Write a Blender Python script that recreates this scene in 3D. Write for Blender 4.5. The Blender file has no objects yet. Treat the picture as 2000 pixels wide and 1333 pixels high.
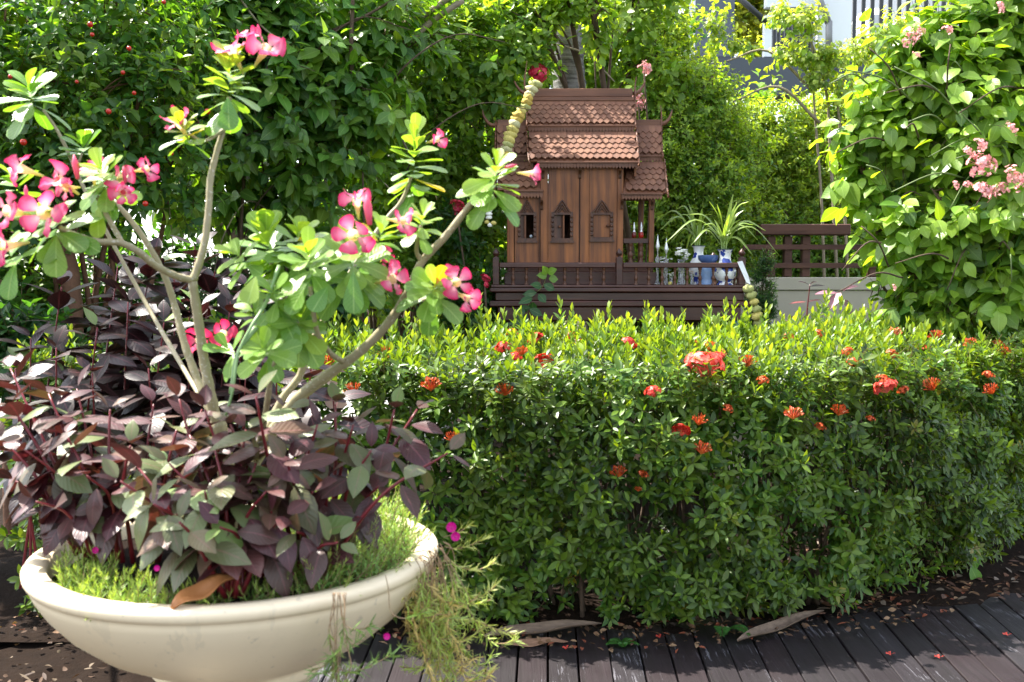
import bpy, bmesh, math, random
import numpy as np
from mathutils import Vector, Matrix
random.seed(7)
RS = np.random.RandomState(11)
PI = math.pi
rad = math.radians
C = bpy.context.scene.collection
sc = bpy.context.scene

# ------------------------------------------------------------------ camera, sky, sun, exposure
F = 1963.0                      # focal length in pixels of the 2000 px wide photograph
PITCH = rad(3.54)
EYE = 1.5
cam_d = bpy.data.cameras.new('camera')
cam = bpy.data.objects.new('camera', cam_d)
C.objects.link(cam)
cam.location = (0, 0, EYE)
cam.rotation_euler = (PI/2 - PITCH, 0, 0)
cam_d.sensor_width = 36.0
cam_d.lens = F/2000.0*36.0
cam_d.clip_start = 0.05
cam_d.clip_end = 500
cam_d.dof.use_dof = True
cam_d.dof.focus_distance = 5.2
cam_d.dof.aperture_fstop = 6.3
sc.camera = cam

SUN = Vector((-0.47, 0.21, 0.86)).normalized()      # towards the sun
world = bpy.data.worlds.new('World')
sc.world = world
world.use_nodes = True
wn = world.node_tree
for n in list(wn.nodes): wn.nodes.remove(n)
sky = wn.nodes.new('ShaderNodeTexSky')
sky.sky_type = 'NISHITA'
sky.sun_disc = False
sky.sun_elevation = math.asin(SUN.z)
sky.sun_rotation = math.atan2(SUN.x, SUN.y) % (2*PI)
sky.air_density = 1.0
sky.dust_density = 1.5
bg = wn.nodes.new('ShaderNodeBackground')
bg.inputs['Strength'].default_value = 0.15
wo = wn.nodes.new('ShaderNodeOutputWorld')
hs = wn.nodes.new('ShaderNodeHueSaturation'); hs.inputs['Saturation'].default_value = 0.5   # muted like a white balance, so skylight tints the shade less blue
wn.links.new(sky.outputs[0], hs.inputs['Color']); wn.links.new(hs.outputs[0], bg.inputs[0])
wn.links.new(bg.outputs[0], wo.inputs[0])

sun_d = bpy.data.lights.new('sun', 'SUN')
sun_d.energy = 4.3
sun_d.angle = rad(0.55)
sun_d.color = (1.0, 0.95, 0.86)
sun = bpy.data.objects.new('sun', sun_d)
C.objects.link(sun)
sun.location = (-4, 4, 9)
sun.rotation_euler = SUN.to_track_quat('Z', 'Y').to_euler()

sc.view_settings.view_transform = 'Standard'
sc.view_settings.look = 'None'
sc.view_settings.gamma = 1.0
sc.view_settings.use_curve_mapping = False
sc.view_settings.exposure = 2.02
cy = sc.cycles
cy.max_bounces = 7
cy.diffuse_bounces = 4
cy.glossy_bounces = 3
cy.transmission_bounces = 6
cy.transparent_max_bounces = 6
cy.caustics_reflective = False
cy.caustics_refractive = False
cy.sample_clamp_indirect = 6.0

# ------------------------------------------------------------------ pixel -> world point at depth y
cp, sp = math.cos(PITCH), math.sin(PITCH)
def P(px, py, Y):
    rx = (px-1000.0)/F; ry = (666.5-py)/F
    d = (rx, cp + ry*sp, -sp + ry*cp)
    s = Y/d[1]
    return Vector((d[0]*s, Y, EYE + d[2]*s))
def proj(pts):                       # world (N,3) -> px, py, depth
    x = pts[:, 0]; y = pts[:, 1]; z = pts[:, 2]-EYE
    dep = np.maximum(y*cp - z*sp, 1e-3)
    up = y*sp + z*cp
    return 1000 + F*x/dep, 666.5 - F*up/dep, dep
def ground(px, py):
    rx = (px-1000.0)/F; ry = (666.5-py)/F
    dz = -sp + ry*cp
    s = -EYE/dz
    return Vector((rx*s, (cp+ry*sp)*s, 0))

# ------------------------------------------------------------------ materials
def new_mat(name):
    m = bpy.data.materials.new(name); m.use_nodes = True
    nt = m.node_tree
    for n in list(nt.nodes): nt.nodes.remove(n)
    out = nt.nodes.new('ShaderNodeOutputMaterial')
    return m, nt, out
def rampn(nt, stops, interp='LINEAR'):
    r = nt.nodes.new('ShaderNodeValToRGB'); r.color_ramp.interpolation = interp
    e = r.color_ramp.elements
    while len(e) < len(stops): e.new(0.5)
    for i, (p, c) in enumerate(stops):
        e[i].position = p; e[i].color = (c[0], c[1], c[2], 1)
    return r
def mixc(nt, fac, a, b, mode='MIX'):
    m = nt.nodes.new('ShaderNodeMix'); m.data_type = 'RGBA'; m.blend_type = mode
    for sock, v in ((m.inputs[0], fac), (m.inputs[6], a), (m.inputs[7], b)):
        if isinstance(v, (int, float)): sock.default_value = v
        elif isinstance(v, tuple): sock.default_value = (v[0], v[1], v[2], 1)
        else: nt.links.new(v, sock)
    return m.outputs[2]
def mathn(nt, op, a, b=0.0, c=0.0):
    m = nt.nodes.new('ShaderNodeMath'); m.operation = op
    for i, v in enumerate((a, b, c)):
        if isinstance(v, (int, float)): m.inputs[i].default_value = v
        else: nt.links.new(v, m.inputs[i])
    return m.outputs[0]
def noise(nt, scale, detail=3, rough=0.55, coord='Object', vec=None, stretch=None):
    n = nt.nodes.new('ShaderNodeTexNoise')
    n.inputs['Scale'].default_value = scale; n.inputs['Detail'].default_value = detail
    n.inputs['Roughness'].default_value = rough
    if vec is None:
        tc = nt.nodes.new('ShaderNodeTexCoord'); vec = tc.outputs[coord]
    if stretch:
        mp = nt.nodes.new('ShaderNodeMapping'); mp.inputs['Scale'].default_value = stretch
        nt.links.new(vec, mp.inputs[0]); vec = mp.outputs[0]
    nt.links.new(vec, n.inputs['Vector'])
    return n

def leaf_material(name, trans=0.35, rough=0.38, tmul=(2.6, 2.3, 0.7), veins=0.0, vein_col=(0.5, 0.6, 0.2), spec=0.5, back=None, nscale=14):
    """foliage: colour from the 'col' attribute, with mottling, midrib and translucency"""
    m, nt, out = new_mat(name)
    at = nt.nodes.new('ShaderNodeAttribute'); at.attribute_name = 'col'
    nz = noise(nt, nscale, 2)
    col = mixc(nt, mathn(nt, 'MULTIPLY_ADD', nz.outputs[0], 0.9, -0.2), at.outputs[0], mixc(nt, 1.0, at.outputs[0], (0.62, 0.7, 0.6), 'MULTIPLY'))
    bump = None
    if veins > 0:
        uv = nt.nodes.new('ShaderNodeUVMap')
        sx = nt.nodes.new('ShaderNodeSeparateXYZ'); nt.links.new(uv.outputs[0], sx.inputs[0])
        av = mathn(nt, 'ABSOLUTE', sx.outputs[1])
        mid = mathn(nt, 'LESS_THAN', av, 0.07)
        # side veins: stripes slanting from the midrib
        ph = mathn(nt, 'SUBTRACT', mathn(nt, 'MULTIPLY', sx.outputs[0], 9.0), mathn(nt, 'MULTIPLY', av, 2.2))
        fr = mathn(nt, 'FRACT', ph)
        side = mathn(nt, 'LESS_THAN', fr, 0.13)
        msk = mathn(nt, 'MAXIMUM', mid, mathn(nt, 'MULTIPLY', side, 0.4))
        col = mixc(nt, mathn(nt, 'MULTIPLY', msk, veins), col, mixc(nt, 0.45, at.outputs[0], vein_col))
        bm = nt.nodes.new('ShaderNodeBump'); bm.inputs['Strength'].default_value = 0.35; bm.inputs['Distance'].default_value = 0.002
        nt.links.new(mathn(nt, 'SMOOTH_MIN', fr, mathn(nt, 'SUBTRACT', 1.0, fr), 0.2), bm.inputs['Height']); bump = bm.outputs[0]
    pr = nt.nodes.new('ShaderNodeBsdfPrincipled')
    pr.inputs['Roughness'].default_value = rough
    pr.inputs['Specular IOR Level'].default_value = spec
    if back:
        ge = nt.nodes.new('ShaderNodeNewGeometry')
        colb = mixc(nt, ge.outputs['Backfacing'], col, back)
    else: colb = col
    nt.links.new(colb, pr.inputs['Base Color'])
    if bump: nt.links.new(bump, pr.inputs['Normal'])
    tr = nt.nodes.new('ShaderNodeBsdfTranslucent')
    nt.links.new(mixc(nt, 1.0, col, tmul, 'MULTIPLY'), tr.inputs[0])
    mx = nt.nodes.new('ShaderNodeMixShader'); mx.inputs[0].default_value = trans
    nt.links.new(pr.outputs[0], mx.inputs[1]); nt.links.new(tr.outputs[0], mx.inputs[2])
    nt.links.new(mx.outputs[0], out.inputs[0])
    return m

def plain(name, col, rough=0.5, var=0.25, nscale=8, metal=0.0, spec=0.5, bump=0.0, bscale=60, trans=0.0, coat=0.0):
    m, nt, out = new_mat(name)
    nz = noise(nt, nscale, 4)
    c2 = tuple(x*(1-var) for x in col)
    c = mixc(nt, nz.outputs[0], c2, tuple(min(1, x*(1+var*0.6)) for x in col))
    pr = nt.nodes.new('ShaderNodeBsdfPrincipled')
    nt.links.new(c, pr.inputs['Base Color'])
    pr.inputs['Roughness'].default_value = rough; pr.inputs['Metallic'].default_value = metal
    pr.inputs['Specular IOR Level'].default_value = spec
    pr.inputs['Coat Weight'].default_value = coat
    if trans: pr.inputs['Transmission Weight'].default_value = trans
    if bump:
        n2 = noise(nt, bscale, 5, 0.65)
        b = nt.nodes.new('ShaderNodeBump'); b.inputs['Strength'].default_value = bump; b.inputs['Distance'].default_value = 0.01
        nt.links.new(n2.outputs[0], b.inputs['Height']); nt.links.new(b.outputs[0], pr.inputs['Normal'])
    nt.links.new(pr.outputs[0], out.inputs[0])
    return m

def wood(name, dark, light, axis='z', rough=0.5, grain=40, worn=None, wornamt=0.0, bump=0.4):
    m, nt, out = new_mat(name)
    st = {'z': (grain, grain, 1.6), 'x': (1.6, grain, grain), 'y': (grain, 1.6, grain)}[axis]
    g = noise(nt, 1.0, 6, 0.65, stretch=st)
    b = noise(nt, 5.0, 3, 0.5)
    r = rampn(nt, [(0.32, dark), (0.52, tuple((a+c)/2 for a, c in zip(dark, light))), (0.72, light)])
    nt.links.new(g.outputs[0], r.inputs[0])
    col = mixc(nt, mathn(nt, 'MULTIPLY', b.outputs[0], 0.7), r.outputs[0], tuple(x*0.55 for x in dark))
    if worn:
        w = noise(nt, 1.0, 8, 0.75, stretch=tuple(s*(2.6 if s > 5 else 3.4) for s in st))
        p = noise(nt, 2.2, 3, 0.6)
        k = mathn(nt, 'GREATER_THAN', mathn(nt, 'ADD', w.outputs[0], mathn(nt, 'MULTIPLY', mathn(nt, 'SUBTRACT', p.outputs[0], 0.5), 0.9)), 1.0-wornamt)
        col = mixc(nt, mathn(nt, 'MULTIPLY', k, 0.75), col, worn)
    pr = nt.nodes.new('ShaderNodeBsdfPrincipled')
    nt.links.new(col, pr.inputs['Base Color'])
    nt.links.new(mathn(nt, 'MULTIPLY_ADD', b.outputs[0], 0.3, rough-0.15), pr.inputs['Roughness'])
    bm = nt.nodes.new('ShaderNodeBump'); bm.inputs['Strength'].default_value = bump; bm.inputs['Distance'].default_value = 0.004
    nt.links.new(g.outputs[0], bm.inputs['Height']); nt.links.new(bm.outputs[0], pr.inputs['Normal'])
    nt.links.new(pr.outputs[0], out.inputs[0])
    return m

# ------------------------------------------------------------------ object helpers
def link(name, data, mat=None, parent=None):
    o = bpy.data.objects.new(name, data)
    C.objects.link(o)
    if mat is not None and data is not None and len(data.materials) == 0: data.materials.append(mat)
    if parent is not None: o.parent = parent
    return o
def tag(o, label=None, cat=None, group=None, kind=None):
    if label: o['label'] = label
    if cat: o['category'] = cat
    if group: o['group'] = group
    if kind: o['kind'] = kind
    return o
def thing(name, label, cat, loc=(0, 0, 0), group=None):
    o = bpy.data.objects.new(name, None); C.objects.link(o)
    o.location = loc; o.empty_display_size = 0.05
    return tag(o, label, cat, group)

class MB:
    def __init__(s): s.v = []; s.f = []; s.sm = []
    def add(s, vs, fs, smooth=False):
        n = len(s.v); s.v.extend([tuple(v) for v in vs])
        s.f.extend([tuple(i+n for i in f) for f in fs]); s.sm.extend([smooth]*len(fs)); return s
    def box(s, x0, x1, y0, y1, z0, z1, M=None):
        vs = [Vector((x, y, z)) for x in (x0, x1) for y in (y0, y1) for z in (z0, z1)]
        if M is not None: vs = [M @ v for v in vs]
        return s.add(vs, [(0, 1, 3, 2), (4, 6, 7, 5), (0, 4, 5, 1), (2, 3, 7, 6), (0, 2, 6, 4), (1, 5, 7, 3)])
    def prism(s, pts, y0, y1, M=None):          # polygon in x,z extruded along y
        n = len(pts)
        vs = [Vector((p[0], y0, p[1])) for p in pts]+[Vector((p[0], y1, p[1])) for p in pts]
        if M is not None: vs = [M @ v for v in vs]
        fs = [tuple(range(n)), tuple(range(2*n-1, n-1, -1))]+[(i, i+n, (i+1) % n+n, (i+1) % n) for i in range(n)]
        return s.add(vs, fs)
    def lathe(s, prof, c, n=16, M=None, smooth=True, wob=0.0):   # prof: (r, z)
        vs = []
        for (r, z) in prof:
            for k in range(n):
                a = 2*PI*k/n; rr = r*(1+wob*math.sin(3*a+z*7))
                v = Vector((rr*math.cos(a), rr*math.sin(a), z))
                if M is not None: v = M @ v
                vs.append(v+Vector(c))
        fs = []
        for i in range(len(prof)-1):
            for k in range(n):
                fs.append((i*n+k, i*n+(k+1) % n, (i+1)*n+(k+1) % n, (i+1)*n+k))
        s.add(vs, fs, smooth)
        if prof[0][0] > 1e-5: s.add([vs[k] for k in range(n)], [tuple(range(n-1, -1, -1))])
        if prof[-1][0] > 1e-5: s.add([vs[(len(prof)-1)*n+k] for k in range(n)], [tuple(range(n))])
        return s
    def tube(s, pts, radii, n=6, smooth=True, cap=True):
        pts = [Vector(p) for p in pts]
        if not hasattr(radii, '__len__'): radii = [radii]*len(pts)
        vs = []; ref = Vector((0.13, 0.31, 1)).normalized()
        for i, p in enumerate(pts):
            t = (pts[min(i+1, len(pts)-1)]-pts[max(i-1, 0)])
            if t.length < 1e-9: t = Vector((0, 0, 1))
            t.normalize()
            u = ref - t*ref.dot(t)
            if u.length < 0.05: u = Vector((1, 0, 0)) - t*t.x
            u.normalize(); ref = u; w = t.cross(u)
            for k in range(n):
                a = 2*PI*k/n
                vs.append(p+(u*math.cos(a)+w*math.sin(a))*radii[i])
        fs = [(i*n+k, i*n+(k+1) % n, (i+1)*n+(k+1) % n, (i+1)*n+k) for i in range(len(pts)-1) for k in range(n)]
        if cap: fs += [tuple(range(n-1, -1, -1)), tuple((len(pts)-1)*n+k for k in range(n))]
        return s.add(vs, fs, smooth)
    def mesh(s, name):
        me = bpy.data.meshes.new(name); me.from_pydata([tuple(v) for v in s.v], [], s.f)
        me.polygons.foreach_set('use_smooth', s.sm); me.update()
        return me
    def build(s, name, mat, parent=None, bevel=0.0, center=False):
        me = s.mesh(name)
        o = link(name, me, mat, parent)
        if bevel:
            b = o.modifiers.new('bevel', 'BEVEL'); b.width = bevel; b.segments = 1; b.limit_method = 'ANGLE'
        return o
def smooth_path(pts, per=5):
    """Catmull-Rom through pts"""
    pts = [Vector(p) for p in pts]
    if len(pts) < 3: return pts
    q = [2*pts[0]-pts[1]]+pts+[2*pts[-1]-pts[-2]]
    out = []
    for i in range(1, len(q)-2):
        for k in range(per):
            t = k/per
            a, b, c, d = q[i-1], q[i], q[i+1], q[i+2]
            out.append(0.5*((2*b)+(c-a)*t+(2*a-5*b+4*c-d)*t*t+(3*b-a-3*c+d)*t**3))
    out.append(pts[-1])
    return out

# ------------------------------------------------------------------ leaf templates and batches
class Tpl:
    def __init__(s, V, T, UV):
        s.V = np.array(V, float); s.T = np.array(T, int); s.UV = np.array(UV, float)
def leaf_tpl(widths, fold=0.35, droop=0.25, ruff=0.0, tw=0.0, xs=None):
    """widths: half widths at equal stations between base and tip; x 0..1, z up"""
    n = len(widths)
    V = [(0, 0, 0)]; UV = [(0, 0)]
    for i, w in enumerate(widths):
        x = xs[i] if xs else (i+1)/(n+1); z = -droop*2.6*x*x      # z is in units of the half width
        e = w*fold
        r = ruff*math.sin(i*2.3)*w
        a = tw*x
        for sgn in (-1, 0, 1):
            yy = sgn*w*math.sqrt(max(0.05, 1-min(0.9, fold*fold))) if sgn else 0
            zz = z+(e+sgn*r if sgn else 0)
            V.append((x, yy*math.cos(a)-0*zz, zz+yy*math.sin(a))); UV.append((x, sgn))
    V.append((1, 0, -droop*2.6)); UV.append((1, 0))
    T = [(0, 2, 1), (0, 3, 2)]
    for i in range(n-1):
        a = 1+3*i; b = a+3
        for k in (0, 1):
            T += [(a+k, a+k+1, b+k+1), (a+k, b+k+1, b+k)]
    a = 1+3*(n-1); t = len(V)-1
    T += [(a, a+1, t), (a+1, a+2, t)]
    return Tpl(V, T, UV)
XO = [.08, .22, .40, .58, .77, .91]; WO = [.36, .74, .98, .97, .66, .27]
OV = leaf_tpl(WO, 0.2, 0.2, xs=XO)          # ovate pointed
OV2 = leaf_tpl(WO, 0.12, 0.42, ruff=.05, xs=XO)
OV3 = leaf_tpl([.38, .80, 1.0, .92, .58, .2], 0.3, 0.05, tw=0.3, xs=XO)
XB = [.16, .38, .60, .78, .91, .98]; WB = [.30, .60, .90, 1.0, .82, .45]
OBO = leaf_tpl(WB, 0.2, 0.15, xs=XB)    # obovate, round tip
OBO2 = leaf_tpl(WB, 0.1, 0.35, xs=XB)
OBO3 = leaf_tpl(WB, 0.28, -0.08, ruff=.04, xs=XB)
ARC = leaf_tpl(WO, -0.16, 0.42, xs=XO)      # arching, convex
ARC2 = leaf_tpl(WO, -0.06, 0.62, tw=.25, xs=XO)
ELL = leaf_tpl([0.72, 1.0, 0.66], 0.35, 0.12)              # small elliptic
ELL2 = leaf_tpl([0.6, 1.0, 0.75], 0.2, 0.3)
LAN = leaf_tpl([0.85, 1.0, 0.6], 0.4, 0.3)                 # lance
FAR = leaf_tpl([1.0], 0.3, 0.15)                           # four triangles
FAR2 = leaf_tpl([0.9, 0.8], 0.3, 0.3)
NEE = Tpl([(0, -.5, 0), (0, .5, 0), (0.6, .5, .1), (0.6, -.5, .1), (1, 0, .3)], [(0, 1, 2), (0, 2, 3), (3, 2, 4)], [(0, 0), (0, 0), (.6, 0), (.6, 0), (1, 0)])
def _twig():
    V = []; UV = []
    for x in (0, 1):
        for k in range(3):
            a = 2*PI*k/3; r = 1.0 if x == 0 else 0.6
            V.append((x, r*math.cos(a), r*math.sin(a))); UV.append((x, 0))
    return Tpl(V, [(0, 1, 4), (0, 4, 3), (1, 2, 5), (1, 5, 4), (2, 0, 3), (2, 3, 5)], UV)
TWIG = _twig()

def nrm(a):
    return a/np.maximum(np.linalg.norm(a, axis=-1, keepdims=True), 1e-9)
def frames(a, n):
    X = nrm(a); Z = n-(n*X).sum(-1, keepdims=True)*X
    bad = np.linalg.norm(Z, axis=-1) < 1e-4
    Z[bad] = np.cross(X[bad], np.array([0.3, 0.9, 0.1]))
    Z = nrm(Z); Y = np.cross(Z, X)
    return X, Y, Z
class Batch:
    """leaves kept as numbers until the end; t = template index"""
    def __init__(s, tpls): s.tp = tpls; s.o = []; s.a = []; s.n = []; s.L = []; s.W = []; s.c = []; s.t = []
    def add(s, o, a, n, L, W, c, t):
        o = np.atleast_2d(np.array(o, float)); k = len(o)
        if k == 0: return
        s.o.append(o); s.a.append(np.broadcast_to(np.array(a, float), (k, 3)).copy()); s.n.append(np.broadcast_to(np.array(n, float), (k, 3)).copy())
        s.L.append(np.broadcast_to(L, (k,)).astype(float)); s.W.append(np.broadcast_to(W, (k,)).astype(float))
        s.c.append(np.broadcast_to(np.array(c, float), (k, 3)).copy()); s.t.append(np.broadcast_to(t, (k,)).astype(int))
    def cat(s):
        if not s.o:
            z = np.zeros((0, 3)); s.o, s.a, s.n, s.c = z, z, z, z; s.L = s.W = np.zeros(0); s.t = np.zeros(0, int)
        elif isinstance(s.o, list):
            s.o, s.a, s.n, s.c = map(np.concatenate, (s.o, s.a, s.n, s.c))
            s.L, s.W, s.t = map(np.concatenate, (s.L, s.W, s.t))
            s.c = np.clip(s.c, 0.002, 1)
        s.X, s.Y, s.Z = frames(s.a, s.n)
        return s
def batch_mesh(name, b, idx):
    VV = []; TT = []; UU = []; CC = []; base = 0
    for ti, tp in enumerate(b.tp):
        k = idx[b.t[idx] == ti]
        if len(k) == 0: continue
        v = tp.V
        w = (b.o[k][:, None, :] + b.X[k][:, None, :]*(v[None, :, 0:1]*b.L[k][:, None, None])
             + b.Y[k][:, None, :]*(v[None, :, 1:2]*b.W[k][:, None, None]) + b.Z[k][:, None, :]*(v[None, :, 2:3]*b.W[k][:, None, None]))
        nv = len(v)
        VV.append(w.reshape(-1, 3))
        TT.append((tp.T[None]+(np.arange(len(k))*nv)[:, None, None]+base).reshape(-1, 3))
        UU.append(np.tile(tp.UV, (len(k), 1))); CC.append(np.repeat(b.c[k], nv, axis=0))
        base += nv*len(k)
    V = np.concatenate(VV); T = np.concatenate(TT); U = np.concatenate(UU); CO = np.concatenate(CC)
    me = bpy.data.meshes.new(name)
    me.vertices.add(len(V)); me.vertices.foreach_set('co', V.astype(np.float32).ravel())
    me.loops.add(T.size); me.loops.foreach_set('vertex_index', T.astype(np.int32).ravel())
    me.polygons.add(len(T)); me.polygons.foreach_set('loop_start', np.arange(0, T.size, 3, dtype=np.int32))
    me.update(calc_edges=True)
    me.polygons.foreach_set('use_smooth', np.ones(len(T), bool))
    uvl = me.uv_layers.new(name='UVMap'); uvl.data.foreach_set('uv', U[T.ravel()].astype(np.float32).ravel())
    ca = me.color_attributes.new('col', 'FLOAT_COLOR', 'POINT')
    ca.data.foreach_set('color', np.concatenate([CO, np.ones((len(CO), 1))], 1).astype(np.float32).ravel())
    return me
PLANTS = []           # (parent, batch, material, part name, how many individual, stuff name)
def leaves(parent, b, mat, part='leaf', n_ind=300, stuff='foliage', pal=10, minpx=9.0):
    b.cat(); PLANTS.append((parent, b, mat, part, n_ind, stuff, pal, minpx))
OCC = []              # occluder sample points (N,3) from solid things
def occl_box(p0, p1, n=40):
    """a solid quad from P-corners, sampled, for the visibility count"""
    a, b, c, d = [Vector(q) for q in (p0[0], p0[1], p1[0], p1[1])]
    g = []
    for i in range(n):
        for j in range(n):
            u = i/(n-1); v = j/(n-1)
            g.append(a*(1-u)*(1-v)+b*u*(1-v)+c*(1-u)*v+d*u*v)
    OCC.append(np.array(g))
def finish_leaves():
    GW, GH = 667, 445; S = 3.0
    pts = []; ids = []; base = 0; starts = []
    for (par, b, mat, part, n_ind, st, pal, minpx) in PLANTS:
        starts.append(base)
        cen = b.o+b.X*(b.L*0.5)[:, None]
        for (du, dv) in ((0, 0), (.3, 0), (-.3, 0), (0, .45), (0, -.45), (.2, .3), (-.2, -.3)):
            pts.append(cen+b.X*(b.L*du)[:, None]+b.Y*(b.W*dv)[:, None]); ids.append(np.arange(len(b.L))+base)
        base += len(b.L)
    for g in OCC: pts.append(g); ids.append(np.full(len(g), -1))
    pts = np.concatenate(pts); ids = np.concatenate(ids)
    px, py, dep = proj(pts)
    ok = (px > 0) & (px < 2000) & (py > 0) & (py < 1333) & (pts[:, 1] > 0.3)
    cell = (px[ok]/S).astype(int)+(py[ok]/S).astype(int)*GW
    dd = dep[ok]; ii = ids[ok]
    order = np.lexsort((dd, cell))
    cs = cell[order]; first = np.ones(len(cs), bool); first[1:] = cs[1:] != cs[:-1]
    win = ii[order][first]; win = win[win >= 0]
    cnt = np.bincount(win, minlength=base)
    nobj = 0
    for (par, b, mat, part, n_ind, st, pal, minpx), s0 in zip(PLANTS, starts):
        n = len(b.L)
        if n == 0: continue
        c = cnt[s0:s0+n].astype(float)
        _, _, dp = proj(b.o)
        size = b.L/np.maximum(dp, .2)*F
        score = np.where((c > 0) & (size > minpx), c*size, 0)
        if n <= n_ind and n_ind > 0: pick = np.arange(n)
        else:
            k = min(n_ind, int((score > 0).sum()))
            pick = np.argsort(-score)[:k] if k else np.zeros(0, int)
        rest = np.setdiff1d(np.arange(n), pick)
        if len(pick):
            # a few colour variants per template share mesh data
            for ti, tp in enumerate(b.tp):
                kk = pick[b.t[pick] == ti]
                if len(kk) == 0: continue
                pcol = b.c[kk[RS.choice(len(kk), min(pal, len(kk)), replace=False)]]
                mes = []
                for pc in pcol:
                    q = Batch([tp]); q.add((0, 0, 0), (1, 0, 0), (0, 0, 1), 1.0, 1.0, pc, 0); q.cat()
                    me = batch_mesh(part, q, np.array([0])); me.materials.append(mat); mes.append(me)
                near = ((b.c[kk][:, None]-pcol[None])**2).sum(-1).argmin(1)
                for j, i in enumerate(kk):
                    o = bpy.data.objects.new(part, mes[near[j]]); C.objects.link(o)
                    X, Y, Z = b.X[i]*b.L[i], b.Y[i]*b.W[i], b.Z[i]*b.W[i]
                    O = b.o[i]
                    M = Matrix(((X[0], Y[0], Z[0], O[0]), (X[1], Y[1], Z[1], O[1]), (X[2], Y[2], Z[2], O[2]), (0, 0, 0, 1)))
                    o.parent = par
                    o.matrix_basis = Matrix.Translation(-par.location) @ M
                    nobj += 1
        if len(rest):
            me = batch_mesh(st, b, rest)
            o = link(st, me, mat, par); o.location = -par.location
            o['kind'] = 'stuff'
    print('leaf objects', nobj, 'leaves in all', base)
def part(mb, name, mat, par, bevel=0.0, label=None):
    """a mesh given in world coordinates, put under a thing whose empty is not rotated"""
    o = mb.build(name, mat, par, bevel)
    if par is not None:
        q = par; off = Vector((0, 0, 0))
        while q is not None: off += q.location; q = q.parent
        o.location = -off
    if label: o['label'] = label
    return o

def sprigs(b, o, d, Ls, k, Lf, Wf, col, tidx, a0=35, a1=80, pairs=False, nup=0.5, droop=0.0, jit=0.18, cj=0.18, twig=None, young=None, t0=0.15, small_top=0.6, twc=(0.12, 0.08, 0.03), twr=0.002):
    """k leaves along each of the N stems o->o+d*Ls, vectorised. a0 = leaf angle from the stem at its tip, a1 at its base"""
    Nn = len(o); d = nrm(d)
    Ls = np.broadcast_to(Ls, (Nn,)); Lf = np.broadcast_to(Lf, (Nn,))
    u = nrm(np.cross(d, RS.normal(size=(Nn, 3))+1e-3)); v = np.cross(d, u)
    ph0 = RS.rand(Nn)*2*PI
    col = np.broadcast_to(np.array(col, float), (Nn, 3))
    for j in range(k):
        t = t0+(1-t0)*((j//2*2+1)/k if pairs else (j+0.7)/k)
        t = min(t, 1.0)
        ph = ph0+((j//2)*PI/2+(j % 2)*PI if pairs else j*2.4)+RS.normal(size=Nn)*jit
        al = np.radians(a1+(a0-a1)*t+RS.normal(size=Nn)*jit*40)
        rad_ = u*np.cos(ph)[:, None]+v*np.sin(ph)[:, None]
        a = d*np.cos(al)[:, None]+rad_*np.sin(al)[:, None]
        a[:, 2] -= droop*(0.6+0.8*RS.rand(Nn))
        n = d*(1-nup)+np.array([0, 0, 1.0])*nup+RS.normal(size=(Nn, 3))*jit
        s = (1-(1-small_top)*t)*(0.8+0.4*RS.rand(Nn))
        c = col*(1+RS.normal(size=(Nn, 1))*cj)
        if young is not None:
            c = c*(1-t*t)+np.array(young)*(t*t)*(1+RS.normal(size=(Nn, 1))*cj)
        tt = np.array(tidx)[RS.randint(len(tidx), size=Nn)]
        b.add(o+d*(Ls*t)[:, None], a, n, Lf*s, Wf*Lf*s, c, tt)
    if twig is not None:
        b2 = twig
        b2.add(o, d, u, Ls, twr, twc, 0)
def blob_pts(lobes, n, inner=0.25, squash=None):
    """n points and outward directions near the surface of world ellipsoids (cx,cy,cz,rx,ry,rz)"""
    L = np.array(lobes, float)
    w = (L[:, 3]*L[:, 5]+L[:, 4]*L[:, 5]+L[:, 3]*L[:, 4]); w /= w.sum()
    i = RS.choice(len(L), n, p=w)
    u = nrm(RS.normal(size=(n, 3)))
    # facing the camera is denser than the far side
    flip = (u[:, 1] > 0.3) & (RS.rand(n) < 0.6); u[flip, 1] *= -1
    r = 1-inner*RS.rand(n)**1.3*2+0.08*RS.normal(size=n)
    p = L[i, :3]+u*L[i, 3:]*r[:, None]
    return p, nrm(u/L[i, 3:]*L[i, 3:].mean(1, keepdims=True))

# ================================================================== ground and deck
M_soil = plain('soil', (0.015, 0.009, 0.006), 1.0, 0.6, 14, spec=0.1, bump=0.8, bscale=40)  # darkened to stand in for shade on the ground left of the bowl
M_pave = plain('pale_paving', (0.30, 0.285, 0.26), 0.85, 0.15, 3, bump=0.2)
M_deck = [wood('deck_wood_%s' % k, d, l, 'y', 0.55, 46, worn=(0.13, 0.125, 0.14), wornamt=wa, bump=0.7)
          for k, d, l, wa in (('dark', (0.008, 0.005, 0.006), (0.021, 0.015, 0.019), 0.33), ('brown', (0.011, 0.006, 0.007), (0.027, 0.016, 0.020), 0.34),
                              ('grey', (0.011, 0.008, 0.010), (0.030, 0.024, 0.029), 0.38))]  # wood tones darkened to stand in for shade missing on the deck
g = MB(); g.add([(-40, -6, -0.16), (40, -6, -0.16), (40, 70, -0.16), (-40, 70, -0.16)], [(0, 1, 2, 3)])
tag(g.build('ground', M_soil), kind='structure')
g = MB(); g.box(-30, -0.7, 8.6, 68, -0.15, -0.06)
tag(g.build('pavement', M_pave), kind='structure')

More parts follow.
